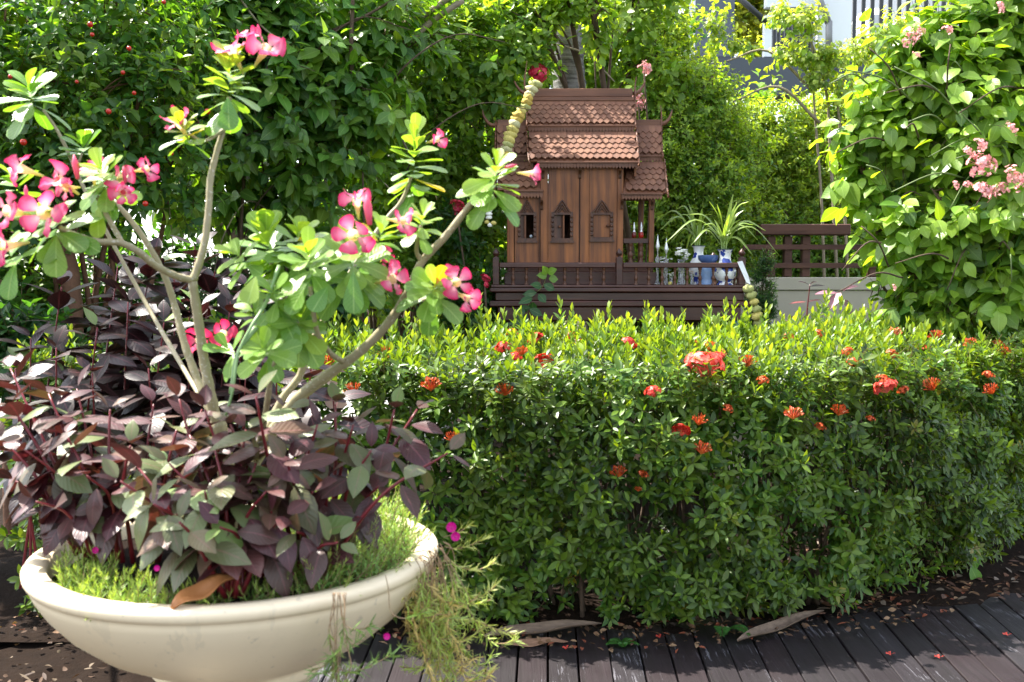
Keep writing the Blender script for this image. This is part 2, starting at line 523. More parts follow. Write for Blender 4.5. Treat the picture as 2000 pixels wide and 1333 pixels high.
# planting bed soil behind the curved front edge of the deck
EDGE = [(-6, 4.2), (0.0, 4.17), (0.8, 4.2), (1.4, 4.45), (2.1, 4.6), (3.0, 4.55), (4.2, 4.5)]
def edge_y(x):
    for (x0, y0), (x1, y1) in zip(EDGE, EDGE[1:]):
        if x0 <= x <= x1: return y0+(y1-y0)*(x-x0)/(x1-x0)
    return EDGE[0][1] if x < EDGE[0][0] else EDGE[-1][1]
g = MB(); nx, ny = 90, 26; vs = []; fs = []
for i in range(nx+1):
    x = -6+10.2*i/nx
    for j in range(ny+1):
        y = edge_y(x)-0.05+(4.8)*(j/ny)**1.3
        z = -0.03+0.035*math.sin(x*5.1+y*3)*math.sin(y*7.3+x)+0.02*random.random()+min(0.05, 0.05*j/3)
        vs.append((x, y, z))
for i in range(nx):
    for j in range(ny):
        a = i*(ny+1)+j; fs.append((a, a+ny+1, a+ny+2, a+1))
g.add(vs, fs, True)
tag(g.build('planting_bed_soil', M_soil), kind='structure')

g = MB(); nx2, ny2 = 60, 50
g.add([(-7+6.05*i/nx2, -1+5.5*j/ny2, -.055+.03*random.random()+.02*math.sin(i*.7)*math.sin(j*.5)) for i in range(nx2+1) for j in range(ny2+1)], [(i*(ny2+1)+j, (i+1)*(ny2+1)+j, (i+1)*(ny2+1)+j+1, i*(ny2+1)+j+1) for i in range(nx2) for j in range(ny2)], True)
tag(g.build('shaded_ground', M_soil), kind='structure')  # its shade is mostly put into the dark soil colour
# deck planks fan round the curve of the hedge; each runs from the near side to the bed
deck = thing('deck', None, None); deck['kind'] = 'structure'
def plank_dir(x):                      # plan slope dx/dy of the joint that starts at x (y=3.8)
    return -(0.03+0.03*x)
x = -0.95; planks = 0
Yb = 3.66
while x < 3.4:
    w = random.choice([0.118, 0.122, 0.126]); x1 = x+w
    q = []
    for xx in (x+0.0025, x1-(0.0025 if random.random() < .6 else 0.006)):
        sl = -plank_dir(xx)
        yb = Yb
        # go back until the bed edge
        yy = yb; X = xx
        while yy < edge_y(X)+0.12 and yy < 7.5: yy += 0.02; X = xx+sl*(yy-yb)
        y0 = 0.9; q.append(((xx+sl*(y0-yb), y0), (X, yy)))
    zt = random.uniform(-0.003, 0.002)
    (a0, b0), (a1, b1) = q
    mb = MB(); n = 6; vs = []
    for i in range(n+1):
        t = i/n
        L = (a0[0]+(b0[0]-a0[0])*t, a0[1]+(b0[1]-a0[1])*t); R = (a1[0]+(b1[0]-a1[0])*t, a1[1]+(b1[1]-a1[1])*t)
        e = 0.003
        vs += [(L[0], L[1], -0.04), (L[0], L[1], zt-e), (L[0]+e, L[1], zt), (R[0]-e, R[1], zt), (R[0], R[1], zt-e), (R[0], R[1], -0.04)]
    fs = []
    for i in range(n):
        for k in range(5):
            a = i*6+k; fs.append((a, a+1, a+7, a+6))
    fs += [(0, 1, 2, 3, 4, 5), tuple(n*6+k for k in (5, 4, 3, 2, 1, 0))]
    mb.add(vs, fs)
    o = part(mb, 'plank', random.choice(M_deck), deck)
    x = x1; planks += 1
mb = MB(); mb.box(-0.95, 3.6, 0.9, 4.1, -0.15, -0.06)
part(mb, 'joist_bed', M_soil, deck)

# ================================================================== spirit house
D = (0.045, 0.017, 0.012)
M_plat = wood('platform_wood', (0.030, 0.008, 0.005), (0.105, 0.028, 0.015), 'x', 0.42, 30, bump=0.25)
M_wall = wood('teak_wall', (0.075, 0.020, 0.005), (0.44, 0.145, 0.025), 'z', 0.55, 26, bump=0.3)
M_frame = wood('dark_carved_wood', (0.04, 0.013, 0.006), (0.16, 0.055, 0.02), 'z', 0.5, 40, bump=0.4)
M_roofb = wood('roof_board_wood', (0.10, 0.034, 0.014), (0.30, 0.12, 0.055), 'x', 0.55, 30, bump=0.3)
M_tile = [plain('roof_shingle_%d' % i, c, 0.7, 0.6, 13, bump=0.3) for i, c in enumerate([(0.18, 0.075, 0.040), (0.205, 0.09, 0.048), (0.155, 0.066, 0.036)])]
M_dark = plain('dark_interior', (0.012, 0.007, 0.005), 0.9)

YF = 6.30        # platform front
YW = 6.50        # house front wall
YR = 6.76        # ridge
def X_(px, Y): return P(px, 545, Y).x
def Z_(py, Y): return P(1130, py, Y).z
org = P(1210, 620, 6.7); org.z = 0
house = thing('spirit_house', 'dark wooden spirit house with tiered shingle roof on a railed platform behind the hedge', 'spirit house', org)
def bx(name, px0, px1, py0, py1, Y, t, mat, par=house, bev=0.002, n=1):
    mb = MB(); mb.box(X_(px0, Y), X_(px1, Y), Y, Y+t, Z_(py1, Y), Z_(py0, Y))
    return part(mb, name, mat, par, bev)
# platform: stacked mouldings
PD = 0.95        # depth of the platform
def ring_box(name, px0, px1, py0, py1, out, mat):
    mb = MB(); z0, z1 = Z_(py1, YF), Z_(py0, YF)
    mb.box(X_(px0, YF)-out, X_(px1, YF)+out, YF-out, YF+PD+out, z0, z1)
    return part(mb, name, mat, house, 0.006)
ring_box('platform_floor', 962, 1460, 557, 563, 0.012, M_plat)
ring_box('cornice_moulding', 964, 1458, 563.2, 571, 0.024, M_plat)
ring_box('frieze_board', 966, 1456, 571.2, 588, -0.004, M_plat)
ring_box('lower_moulding', 964, 1458, 588.2, 599, 0.026, M_plat)
ring_box('apron_board', 972, 1448, 599.2, 627, 0.0, M_plat)
# legs of the stand
for px in (1000, 1420):
    for Y in (YF+0.10, YF+PD-0.1):
        mb = MB(); x = X_(px, YF); mb.box(x-0.04, x+0.04, Y-0.04, Y+0.04, -0.05, Z_(627, YF)+0.002)
        part(mb, 'leg', M_plat, house, 0.004)
mb = MB(); mb.box(X_(1290, YF), X_(1425, YF), YF+0.25, YF+0.6, Z_(640, YF), Z_(628, YF)); part(mb, 'under_shelf', M_frame, house, 0.003)
# balustrade along the front and the two ends
balz0, balz1 = Z_(557, YF), Z_(523.5, YF)
def bal_mesh(h, r):
    mb = MB()
    prof = [(1.0, 0), (1.0, .08), (.55, .12), (.8, .16), (.5, .2), (.75, .28), (1.0, .38), (.85, .48), (.45, .56), (.4, .62), (.75, .68), (.5, .72), (.85, .80), (.6, .86), (.95, .9), (.95, 1.0)]
    mb.lathe([(r*a, h*b) for a, b in prof], (0, 0, 0), 10)
    me = mb.mesh('baluster'); me.materials.append(M_frame); return me
bal_me = bal_mesh(balz1-balz0, 0.0125)
def baluster(x, y, z=None, me=None):
    o = bpy.data.objects.new('baluster', me or bal_me); C.objects.link(o); o.parent = house
    o.location = Vector((x, y, balz0 if z is None else z))-house.location
for px in (1002, 1028, 1054, 1079, 1103, 1128, 1154, 1179, 1242, 1267, 1293, 1318, 1342, 1367, 1393, 1419):
    baluster(X_(px, YF+0.03), YF+0.03)
for Y in (YF+.14, YF+.24, YF+.34, YF+.44, YF+.54, YF+.64, YF+.74, YF+.84):
    baluster(X_(969, YF), Y); baluster(X_(1451, YF), Y)
def rail(x0, x1, y0, y1):
    mb = MB(); mb.box(x0, x1, y0, y1, balz1, Z_(513.5, YF)); part(mb, 'handrail', M_plat, house, 0.005)
rail(X_(975, YF), X_(1203, YF), YF+0.01, YF+0.05); rail(X_(1217, YF), X_(1443, YF), YF+0.01, YF+0.05)
rail(X_(965, YF), X_(973, YF), YF+0.055, YF+PD-.05); rail(X_(1447, YF), X_(1455, YF), YF+0.055, YF+PD-.05)
for px, top, Y in ((968.5, 503, YF), (1210, 503, YF), (1450.5, 503, YF), (968.5, 503, YF+PD-.05), (1450.5, 503, YF+PD-.05)):
    x = X_(px, YF); w = 0.02
    mb = MB(); mb.box(x-w, x+w, Y+0.008, Y+0.05, balz0, Z_(top, YF)); post = part(mb, 'newel_post', M_plat, house, 0.003)
    mb = MB(); h = 0.055; mb.lathe([(0.012, 0), (0.008, .006), (.017, .014), (.021, .026), (.018, .038), (.009, .046), (.004, h)], (x, Y+0.029, Z_(top, YF)), 10)
    part(mb, 'finial', M_plat, house)
# house plinth: two steps seen behind the balusters
bx('plinth', 985, 1282, 532, 556.5, YW-0.05, 0.56, M_plat, bev=0.003)
bx('plinth_step', 991, 1276, 513, 531.8, YW-0.028, 0.52, M_plat, bev=0.003)
# walls: boards with window openings
def board(px0, px1, py0, py1, Y, hole=None, t=0.018, mat=M_wall, name='wall_board'):
    mb = MB(); x0, x1, z0, z1 = X_(px0, Y), X_(px1, Y), Z_(py1, Y), Z_(py0, Y)
    if hole is None: mb.box(x0, x1, Y, Y+t, z0, z1)
    else:
        a0, a1, c0, c1 = X_(hole[0], Y), X_(hole[1], Y), Z_(hole[3], Y), Z_(hole[2], Y)
        mb.box(x0, a0, Y, Y+t, z0, z1); mb.box(a1, x1, Y, Y+t, z0, z1)
        mb.box(a0, a1, Y, Y+t, z0, c0); mb.box(a0, a1, Y, Y+t, c1, z1)
    return part(mb, name, mat, house, 0.0015 if hole is None else 0.0)
board(1055.5, 1070, 322, 513, YW)
board(1070.6, 1130, 322, 513, YW, (1082, 1113, 420, 466))
board(1132.5, 1150, 322, 513, YW)
board(1150.6, 1204, 322, 513, YW, (1158, 1191, 420, 464))
board(994, 1004, 378, 513, YW+0.03); board(1005.5, 1052.5, 378, 513, YW+0.03, (1017, 1042, 420, 466))
bx('corner_post', 1204.6, 1216.5, 330, 513, YW-0.006, 0.03, M_wall); bx('corner_post', 1052.8, 1055.2, 378, 513, YW+0.012, 0.06, M_frame)
bx('batten', 1130.2, 1132.2, 330, 513, YW+0.008, 0.012, M_frame)
bx('corner_post', 991, 994, 378, 513, YW+0.02, 0.03, M_wall)
# back and side walls close the body
YBk = YR+(YR-YW)
def sidewall(px, Y0, Y1, py0, py1, name='side_wall'):
    mb = MB(); x = X_(px, YW); mb.box(x-0.008, x+0.008, Y0, Y1, Z_(py1, YW), Z_(py0, YW)); part(mb, name, M_wall, house)
sidewall(992.5, YW+0.055, YBk, 380, 513); sidewall(1214, YW+0.03, YBk, 340, 513)
mb = MB(); mb.box(X_(991, YW), X_(1216, YW), YBk, YBk+0.018, Z_(513, YW), Z_(345, YW)); part(mb, 'back_wall', M_wall, house)
# brackets under the eaves
for px, py, Y in ((1131.5, 331, YW), (1209, 331, YW-.006), (1060, 331, YW), (1057.5, 392, YW-.004), (1213, 391, YW-.03), (1272, 392, YW-.02)):
    x = X_(px, Y); z = Z_(py, Y)
    mb = MB(); M = Matrix.Translation((x, Y-0.002, z)) @ Matrix.Rotation(PI/2, 4, 'Z')
    mb.prism([(0, 0), (-0.045, 0), (-0.04, -0.012), (-0.02, -0.022), (-0.012, -0.035), (-0.008, -0.055), (0, -0.06)], -0.008, 0.008, M)
    part(mb, 'bracket', M_frame, house)
# windows: frame, carved arch, shutters
def window(px0, px1, py0, py1, Y, kind):
    cx = (px0+px1)/2; x0, x1, z0, z1 = X_(px0, Y), X_(px1, Y), Z_(py1, Y), Z_(py0, Y)
    f = MB(); w = 0.018; yb = Y-0.012
    f.box(x0-w, x0, yb, Y+0.02, z0-w, z1+w); f.box(x1, x1+w, yb, Y+0.02, z0-w, z1+w)
    f.box(x0, x1, yb+.001, Y+0.02, z0-w, z0); f.box(x0, x1, yb+.001, Y+0.02, z1, z1+w*.8)
    f.box(x0-w*1.4, x1+w*1.4, yb-0.008, Y-.001, z0-w*1.6, z0-w*.9)
    # carved knobs up the sides
    for k in range(5):
        zz = z0+(z1-z0)*(k+.5)/5
        for xx in (x0-w*.5, x1+w*.5):
            f.lathe([(.0, -.009), (.007, -.006), (.009, 0), (.006, .006), (0, .009)], (xx, yb-.001, zz), 6)
    fr = part(f, 'window_frame', M_frame, house)
    m = (x0+x1)/2; hw = (x1-x0)/2
    for q, (s, r) in enumerate(((1.12, .0055), (.80, .0045), (.48, .004))):
        a = MB(); pts = []
        H = 0.072*s
        for i in range(9):
            t = i/8
            pts.append(Vector((m-hw*s*(1-t)**0.8*(1 if t < 1 else 0), Y-0.008-.001*q, z1+w*.6+H*(t**1.35))))
        pr = pts+[Vector((2*m-p.x, p.y, p.z)) for p in reversed(pts[:-1])]
        a.tube(pr, r, 6); part(a, 'arch_carving', M_frame, fr)
    if kind == 'closed':
        s = MB(); s.box(x0+.002, x1-.002, Y+.004, Y+.014, z0+.002, z1-.002); part(s, 'shutter', M_wall, fr)
        s = MB(); s.lathe([(.0, -.02), (.009, -.016), (.011, -.008), (.004, -.003), (.004, 0.006)], (0, 0, 0), 8, Matrix.Rotation(PI/2, 4, 'X') @ Matrix.Scale(-1, 4, (0, 0, 1)))
        s.v = [(v[0]+x1-.016, v[1]+Y+0.0, v[2]+(z0+z1)/2) for v in s.v]; part(s, 'knob', M_frame, fr)
    else:
        s = MB(); k = m+(0.01 if kind == 'half' else -0.012)
        M = Matrix.Translation((x0, Y+.012, 0)) @ Matrix.Rotation(rad(12), 4, 'Z')
        s.box(0, k-x0-.004, 0, .008, z0, z1, M); part(s, 'shutter', M_frame, fr)
        s = MB(); s.box(k-.005, k+.005, Y+.002, Y+.012, z0, z1); part(s, 'mullion', M_wall, fr)
        if kind == 'half':
            s = MB(); s.lathe([(.0, -.009), (.008, -.004), (.008, .004), (.0, .009)], (x0+(k-x0)*.6, Y+.006, (z0+z1)/2), 8); part(s, 'knob', M_roofb, fr)
        else:
            s = MB(); s.lathe([(.0, -.012), (.010, -.006), (.012, .002), (.0, .012)], (x1-.016, Y+.022, z0+.014), 8); part(s, 'glass_bead', plain('glass_bead', (.5, .55, .6), .2), fr)
window(1082, 1113, 420, 466, YW, 'half'); window(1158, 1191, 420, 464, YW, 'closed'); window(1017, 1042, 420, 466, YW+.03, 'open')
# porch on the right
for px, Y in ((1272, YW-0.02), (1251, YW+0.30)):
    x = X_(px, Y); mb = MB(); mb.box(x-.016, x+.016, Y, Y+.032, Z_(513, Y), Z_(384, Y)); part(mb, 'porch_post', M_wall, house, .002)
bx('porch_rail', 1217, 1266.6, 466, 475.5, YW+0.0, .02, M_plat)
pb = bal_mesh(Z_(476, YW)-Z_(513, YW), 0.0175)
for px in (1231, 1251): baluster(X_(px, YW+.01), YW+.01, Z_(513, YW), pb)

# ---- roofs
def tile_mesh(w, l):
    t = 0.0085
    pts = [(-w/2, 0), (w/2, 0), (w/2, -(l-w*.5)), (0, -l), (-w/2, -(l-w*.5))]
    mb = MB(); n = 5
    mb.add([(p[0], p[1], t) for p in pts]+[(p[0], p[1], 0) for p in pts], [tuple(reversed(range(n))), tuple(range(n, 2*n))]+[(i, (i+1) % n, (i+1) % n+n, i+n) for i in range(n)])
    me = mb.mesh('roof_tile'); return me
TM = {}
def roof_tier(px0, px1, top, bot, rows, edge=None, px0b=None, px1b=None, tw=12.35, name='roof_tier', fascia=None):
    """top/bot = (py, Y). A sloping panel with pointed shingles, an eave board and a hanging row of pointed slats"""
    zt, yt, zb, yb = Z_(top[0], top[1]), top[1], Z_(bot[0], bot[1]), bot[1]
    px0b = px0 if px0b is None else px0b; px1b = px1 if px1b is None else px1b
    xa, xb, xc, xd = X_(px0, yt), X_(px1, yt), X_(px0b, yb), X_(px1b, yb)
    sl = Vector((0, yb-yt, zb-zt)); Ls = sl.length; dn = sl.normalized(); nn = Vector((0, -1, 0)); nn = (nn-dn*nn.dot(dn)).normalized()
    if nn.z < 0: nn = -nn
    off = nn*0.008
    p = MB(); t = 0.012
    a, b, c, d = Vector((xa, yt, zt)), Vector((xb, yt, zt)), Vector((xd, yb, zb)), Vector((xc, yb, zb))
    p.add([a, b, c, d, a-nn*t, b-nn*t, c-nn*t, d-nn*t], [(0, 3, 2, 1), (4, 5, 6, 7), (0, 1, 5, 4), (1, 2, 6, 5), (2, 3, 7, 6), (3, 0, 4, 7)])
    # mirrored rear slope
    pr_ = MB()
    m = lambda v: Vector((v.x, 2*YR-v.y, v.z))
    nb = Vector((nn.x, -nn.y, nn.z))
    A, B, Cc, Dd = map(m, (a, b, c, d))
    pr_.add([A, B, Cc, Dd, A-nb*t, B-nb*t, Cc-nb*t, Dd-nb*t], [(0, 1, 2, 3), (7, 6, 5, 4), (0, 4, 5, 1), (1, 5, 6, 2), (2, 6, 7, 3), (3, 7, 4, 0)])
    tier = part(p, name, M_roofb, house); part(pr_, 'rear_roof_slope', M_roofb, house)
    pitch = Ls*0.86/rows; w = (xb-xa)/round((px1-px0)/tw); l = pitch*1.75
    key = (round(w, 4), round(l, 4))
    if key not in TM:
        TM[key] = [tile_mesh(w*.985, l) for _ in M_tile]
        for me, mt in zip(TM[key], M_tile): me.materials.append(mt)
    for j in range(rows):
        s = Ls*0.11+pitch*j           # top edge of this row's exposed part
        f = s/Ls; xl = xa+(xc-xa)*f; xr = xb+(xd-xb)*f
        n = int(round((xr-xl)/w)); offx = (j % 2)*0.5
        for i in range(n + (0 if offx == 0 else -1)):
            x = xl+(i+.5+offx)*w+((xr-xl)-n*w)/2
            s0 = s-pitch*0.62
            O = Vector((x, yt, zt))+dn*s0+nn*(0.001)
            ty = (dn*-1); tz = nn
            tilt = Matrix.Rotation(rad(-7.0+random.uniform(-1, 1)), 3, 'X')
            R = Matrix(((1, ty.x, tz.x), (0, ty.y, tz.y), (0, ty.z, tz.z)))
            R = R @ tilt @ Matrix.Rotation(rad(random.uniform(-1.5, 1.5)+(random.uniform(-7, 7) if random.random() < .06 else 0)), 3, 'Z')
            o = bpy.data.objects.new('roof_tile', random.choice(TM[key])); C.objects.link(o); o.parent = tier
            M4 = R.to_4x4(); M4.translation = O+Vector((0, 0, random.uniform(-.0006, .0006)))
            o.matrix_basis = M4
    # the tiles are given in world coordinates while the tier's own origin is the world origin
    return tier, (xc, xd, yb, zb)
def valance(px0, px1, py0, py1, Y, name='valance', sw=6.2):
    """eave board with a row of pointed hanging slats"""
    x0, x1 = X_(px0, Y), X_(px1, Y); z1, z0 = Z_(py0, Y), Z_(py1, Y)
    mb = MB(); mb.box(x0-.004, x1+.004, Y-.014, Y+.004, z1-.004, z1+.008); eb = part(mb, 'eave_board', M_roofb, house, .002)
    n = max(2, int(round((px1-px0)/sw))); w = (x1-x0)/n; mb = MB(); h = z1-z0
    for i in range(n):
        a = x0+i*w; dz = random.uniform(-.0015, .0015)
        mb.prism([(a+.0008, z1-.004), (a+w-.0008, z1-.004), (a+w-.0008, z0+h*.35), (a+w*.5, z0+dz), (a+.0008, z0+h*.35)], Y-.006+random.uniform(-.001, .001), Y+.002)
    o = part(mb, name, M_roofb, eb); return o
T1, _ = roof_tier(1031, 1236, (196, 6.735), (245, 6.640), 5)
bx('ridge_board', 1042, 1233, 173, 189, YR-0.035, .07, M_roofb, bev=.003); bx('ridge_cap_board', 1036, 1236, 189.3, 197, YR-.048, .096, M_roofb, bev=.002)
valance(1031, 1237, 247, 259, 6.632)
T2, _ = roof_tier(1032, 1240, (259, 6.640), (315, 6.462), 5, px0b=1034, px1b=1244)
valance(1050, 1244, 318, 330, 6.455)
# wings
W1, _ = roof_tier(1240, 1289, (247, 6.735), (304, 6.640), 5)
bx('ridge_board', 1238, 1288, 234, 247, YR-.03, .06, M_roofb)
valance(1238, 1291, 306, 318, 6.634)
W2, _ = roof_tier(1222, 1297, (318, 6.640), (377, 6.470), 5, px0b=1216, px1b=1301)
valance(1213, 1292, 380, 391, 6.462)
L1, _ = roof_tier(971, 1028, (247, 6.735), (304, 6.640), 5)
bx('ridge_board', 972, 1030, 234, 247, YR-.03, .06, M_roofb)
valance(968, 1030, 306, 318, 6.634)
L2, _ = roof_tier(972, 1052, (318, 6.640), (371, 6.500), 4, px0b=972, px1b=1060)
valance(985, 1060, 374, 388, 6.492)
# gable panels
def gable(px, pairs):
    x = X_(px, YR); mb = MB()
    f = [Vector((x, Y, Z_(py, Y))) for py, Y in pairs]; b = [Vector((v.x, 2*YR-v.y, v.z)) for v in reversed(f)]
    vs = f+b; n = len(vs); t = Vector((.012, 0, 0))
    mb.add([v for v in vs]+[v+t for v in vs], [tuple(range(n)), tuple(range(2*n-1, n-1, -1))]+[(i, i+n, (i+1) % n+n, (i+1) % n) for i in range(n)])
    part(mb, 'gable_panel', M_wall, house)
gable(1036, [(200, 6.73), (247, 6.65), (262, 6.65), (318, 6.49), (345, 6.49)])
gable(1228, [(200, 6.73), (247, 6.65), (262, 6.65), (318, 6.49), (345, 6.49)])
gable(1284, [(252, 6.73), (306, 6.65), (321, 6.65), (378, 6.49)])
gable(976, [(252, 6.73), (306, 6.65), (321, 6.65), (371, 6.52)])
# barge boards with flame-like teeth, following the curved roof edge
def barge(px, pts, lean=0.0, teeth=7, w=0.016):
    """pts: (px, py, Y) from the ridge down"""
    q = [Vector((X_(a, Y), Y-.004, Z_(b, Y))) for a, b, Y in pts]
    q = smooth_path(q, 4)
    mb = MB(); mb.tube(q, [w*.42]*len(q), 5)
    nT = len(q)
    for i in range(1, nT-1, max(1, nT//teeth)):
        p = q[i]; d = (q[i+1]-q[i-1]).normalized(); n = Vector((0, -.75, .65))
        mb.add([p-d*.012, p+d*.012, p+n*.026+d*.02+Vector((.002, 0, 0)), p-d*.012+Vector((.006, 0, 0)), p+d*.012+Vector((.006, 0, 0))], [(0, 1, 2), (3, 2, 4), (0, 2, 3), (1, 4, 2), (0, 3, 4, 1)])
    e = q[-1]; mb.tube([e, e+Vector((lean, -.02, -.008)), e+Vector((lean*1.5, -.03, .02))], [w*.45, w*.35, .002], 5)
    part(mb, 'barge_board', M_roofb, house)
    mb = MB(); mq = [Vector((v.x, 2*YR-v.y, v.z)) for v in q]; mb.tube(mq, w*.42, 5); part(mb, 'barge_board', M_roofb, house)
barge(0, [(1028, 176, 6.75), (1028.5, 215, 6.69), (1029, 252, 6.62)]); barge(0, [(1028, 254, 6.63), (1030, 288, 6.54), (1034, 322, 6.44)])
barge(0, [(1238, 176, 6.75), (1238.5, 215, 6.69), (1239, 252, 6.62)]); barge(0, [(1241, 254, 6.63), (1243.5, 288, 6.54), (1246, 322, 6.44)], teeth=9, w=.02)
barge(0, [(1289, 236, 6.75), (1290, 275, 6.69), (1292, 308, 6.62)]); barge(0, [(1295, 312, 6.63), (1299, 345, 6.54), (1303, 384, 6.45)])
barge(0, [(969, 236, 6.75), (968, 275, 6.69), (967, 308, 6.62)]); barge(0, [(968, 312, 6.63), (967, 345, 6.55), (966, 378, 6.48)])
# horn finials at the ridge ends
def horn(pts, r0=.017):
    q = smooth_path([Vector((X_(a, YR), YR, Z_(b, YR))) for a, b in pts], 5)
    n = len(q); mb = MB(); mb.tube(q, [r0*(1-i/(n-1))**.7+.0015 for i in range(n)], 6); part(mb, 'ridge_horn', M_roofb, house)
horn([(1042, 186), (1028, 184), (1017, 178), (1009, 168), (1004, 158)])
horn([(1026, 182), (1024, 160), (1026, 140), (1029, 118)], .006)
horn([(1234, 184), (1244, 180), (1252, 170), (1258, 158)]); horn([(1237, 182), (1238, 165), (1240, 150)], .006)
horn([(1286, 244), (1297, 240), (1305, 230), (1310, 214)]); horn([(1289, 238), (1289, 222), (1287, 206)], .006)
horn([(974, 244), (961, 245), (952, 238), (945, 226), (943, 214)])
occl_box((P(1030, 175, 6.5), P(1240, 175, 6.5)), (P(1055, 512, 6.5), P(1215, 512, 6.5)), 60)
occl_box((P(960, 512, 6.3), P(1455, 512, 6.3)), (P(960, 626, 6.3), P(1455, 626, 6.3)), 90)

# ================================================================== bowl planter
M_bowl, nt, out = new_mat('cream_glazed_stone')
nz = noise(nt, 3, 5); nz2 = noise(nt, 30, 5, .7)
c1 = mixc(nt, nz.outputs[0], (0.81, 0.65, 0.42), (0.87, 0.74, 0.52))
c1 = mixc(nt, mathn(nt, 'MULTIPLY', mathn(nt, 'GREATER_THAN', nz2.outputs[0], 0.645), 0.4), c1, (0.42, 0.36, 0.27))
nz3 = noise(nt, 7, 6, .7); c1 = mixc(nt, mathn(nt, 'MULTIPLY', mathn(nt, 'SMOOTH_MAX', mathn(nt, 'SUBTRACT', nz3.outputs[0], .56), 0.0, .05), 1.2), c1, (0.50, 0.42, 0.28))
stn = noise(nt, 1.0, 5, .6, stretch=(14, 14, 1.6))
c1 = mixc(nt, mathn(nt, 'MULTIPLY', mathn(nt, 'GREATER_THAN', stn.outputs[0], 0.62), 0.16), c1, (0.40, 0.36, 0.26))
pr = nt.nodes.new('ShaderNodeBsdfPrincipled'); nt.links.new(c1, pr.inputs['Base Color']); pr.inputs['Roughness'].default_value = .45
bm = nt.nodes.new('ShaderNodeBump'); bm.inputs['Strength'].default_value = .12; nt.links.new(nz2.outputs[0], bm.inputs['Height']); nt.links.new(bm.outputs[0], pr.inputs['Normal'])
nt.links.new(pr.outputs[0], out.inputs[0])
BC = Vector((-0.594, 2.16, 0.918)); BR = 0.432
bowl = thing('bowl_planter', 'wide cream round bowl planter with a rolled rim, filled with purple and pink flowering plants', 'planter', (BC.x, BC.y, 0))
prof = [(BR-.062, -.10), (BR-.052, -.03), (BR-.050, -.010), (BR-.046, -.002), (BR-.020, .002), (BR-.004, -.002), (BR, -.008), (BR-.001, -.018), (BR-.005, -.025), (BR-.009, -.027),
        (BR-.012, -.030), (BR-.012, -.036), (BR-.017, -.050), (BR-.038, -.085), (BR-.076, -.130), (BR-.130, -.175), (BR-.190, -.208), (BR-.232, -.226), (BR-.243, -.232), (BR-.246, -.242), (BR-.242, -.252), (BR-.252, -.262), (BR-.262, -.275)]
mb = MB(); mb.lathe([(r, z+BC.z) for r, z in prof], (BC.x, BC.y, 0), 96, wob=0.003)
part(mb, 'bowl', M_bowl, bowl)
mb = MB(); z0 = BC.z-.273
mb.lathe([(BR-.264, z0), (BR-.30, z0-.05), (BR-.325, z0-.15), (BR-.325, z0-.40), (BR-.29, z0-.47), (BR-.23, .07), (BR-.20, .05), (BR-.20, 0.004)], (BC.x, BC.y, 0), 48)
part(mb, 'pedestal', M_bowl, bowl)
mb = MB(); vs = []; n = 40; rings = 8
for i in range(rings+1):
    for k in range(n):
        r = (BR-.056)*i/rings; a = 2*PI*k/n
        vs.append((BC.x+r*math.cos(a), BC.y+r*math.sin(a), BC.z-.045+.02*math.sin(r*30+a*3)*(1-i/rings)+.012*random.random()+.02*(1-i/rings)))
fs = [(i*n+k, i*n+(k+1) % n, (i+1)*n+(k+1) % n, (i+1)*n+k) for i in range(rings) for k in range(n)]
mb.add(vs, fs, True); part(mb, 'potting_soil', M_soil, bowl)
g = []
for k in range(900):
    a = random.random()*2*PI; r = BR*math.sqrt(random.random()); t = random.random()
    g.append((BC.x+r*math.cos(a), BC.y+r*math.sin(a), BC.z-.03)); g.append((BC.x+BR*(1-.5*t)*math.cos(a), BC.y+BR*(1-.5*t)*math.sin(a), BC.z-.27*t))
OCC.append(np.array(g))

# ================================================================== plant materials
M_twig = leaf_material('twig_bark', 0.0, 0.8, nscale=40)
M_bark = plain('brown_bark', (0.10, 0.065, 0.04), 0.9, 0.5, 18, bump=0.8, bscale=50)
M_barkred = plain('reddish_bark', (0.14, 0.065, 0.035), 0.85, 0.5, 20, bump=0.8, bscale=50)
M_barkpale = plain('pale_branch_bark', (0.30, 0.25, 0.17), 0.85, 0.4, 20, bump=0.6, bscale=60)
M_hedge = leaf_material('hedge_leaf', 0.32, 0.40, (2.9, 2.4, 0.45), spec=0.4, nscale=25)
M_desert = leaf_material('thick_leaf', 0.34, 0.33, (2.2, 2.2, 0.5), veins=0.7, vein_col=(.45, .6, .25), spec=0.5)
M_purple = leaf_material('purple_leaf', 0.13, 0.42, (1.9, 0.8, 0.7), veins=0.55, vein_col=(.30, .10, .12), spec=0.5, nscale=22)
M_needle = leaf_material('needle_leaf', 0.25, 0.45, (2.0, 1.9, 0.6))
M_broad = leaf_material('broad_leaf', 0.42, 0.38, (2.8, 2.6, 0.5), veins=0.5, vein_col=(.4, .55, .2), spec=0.5)
M_small = leaf_material('small_leaf', 0.44, 0.42, (3.0, 2.7, 0.5), nscale=6)
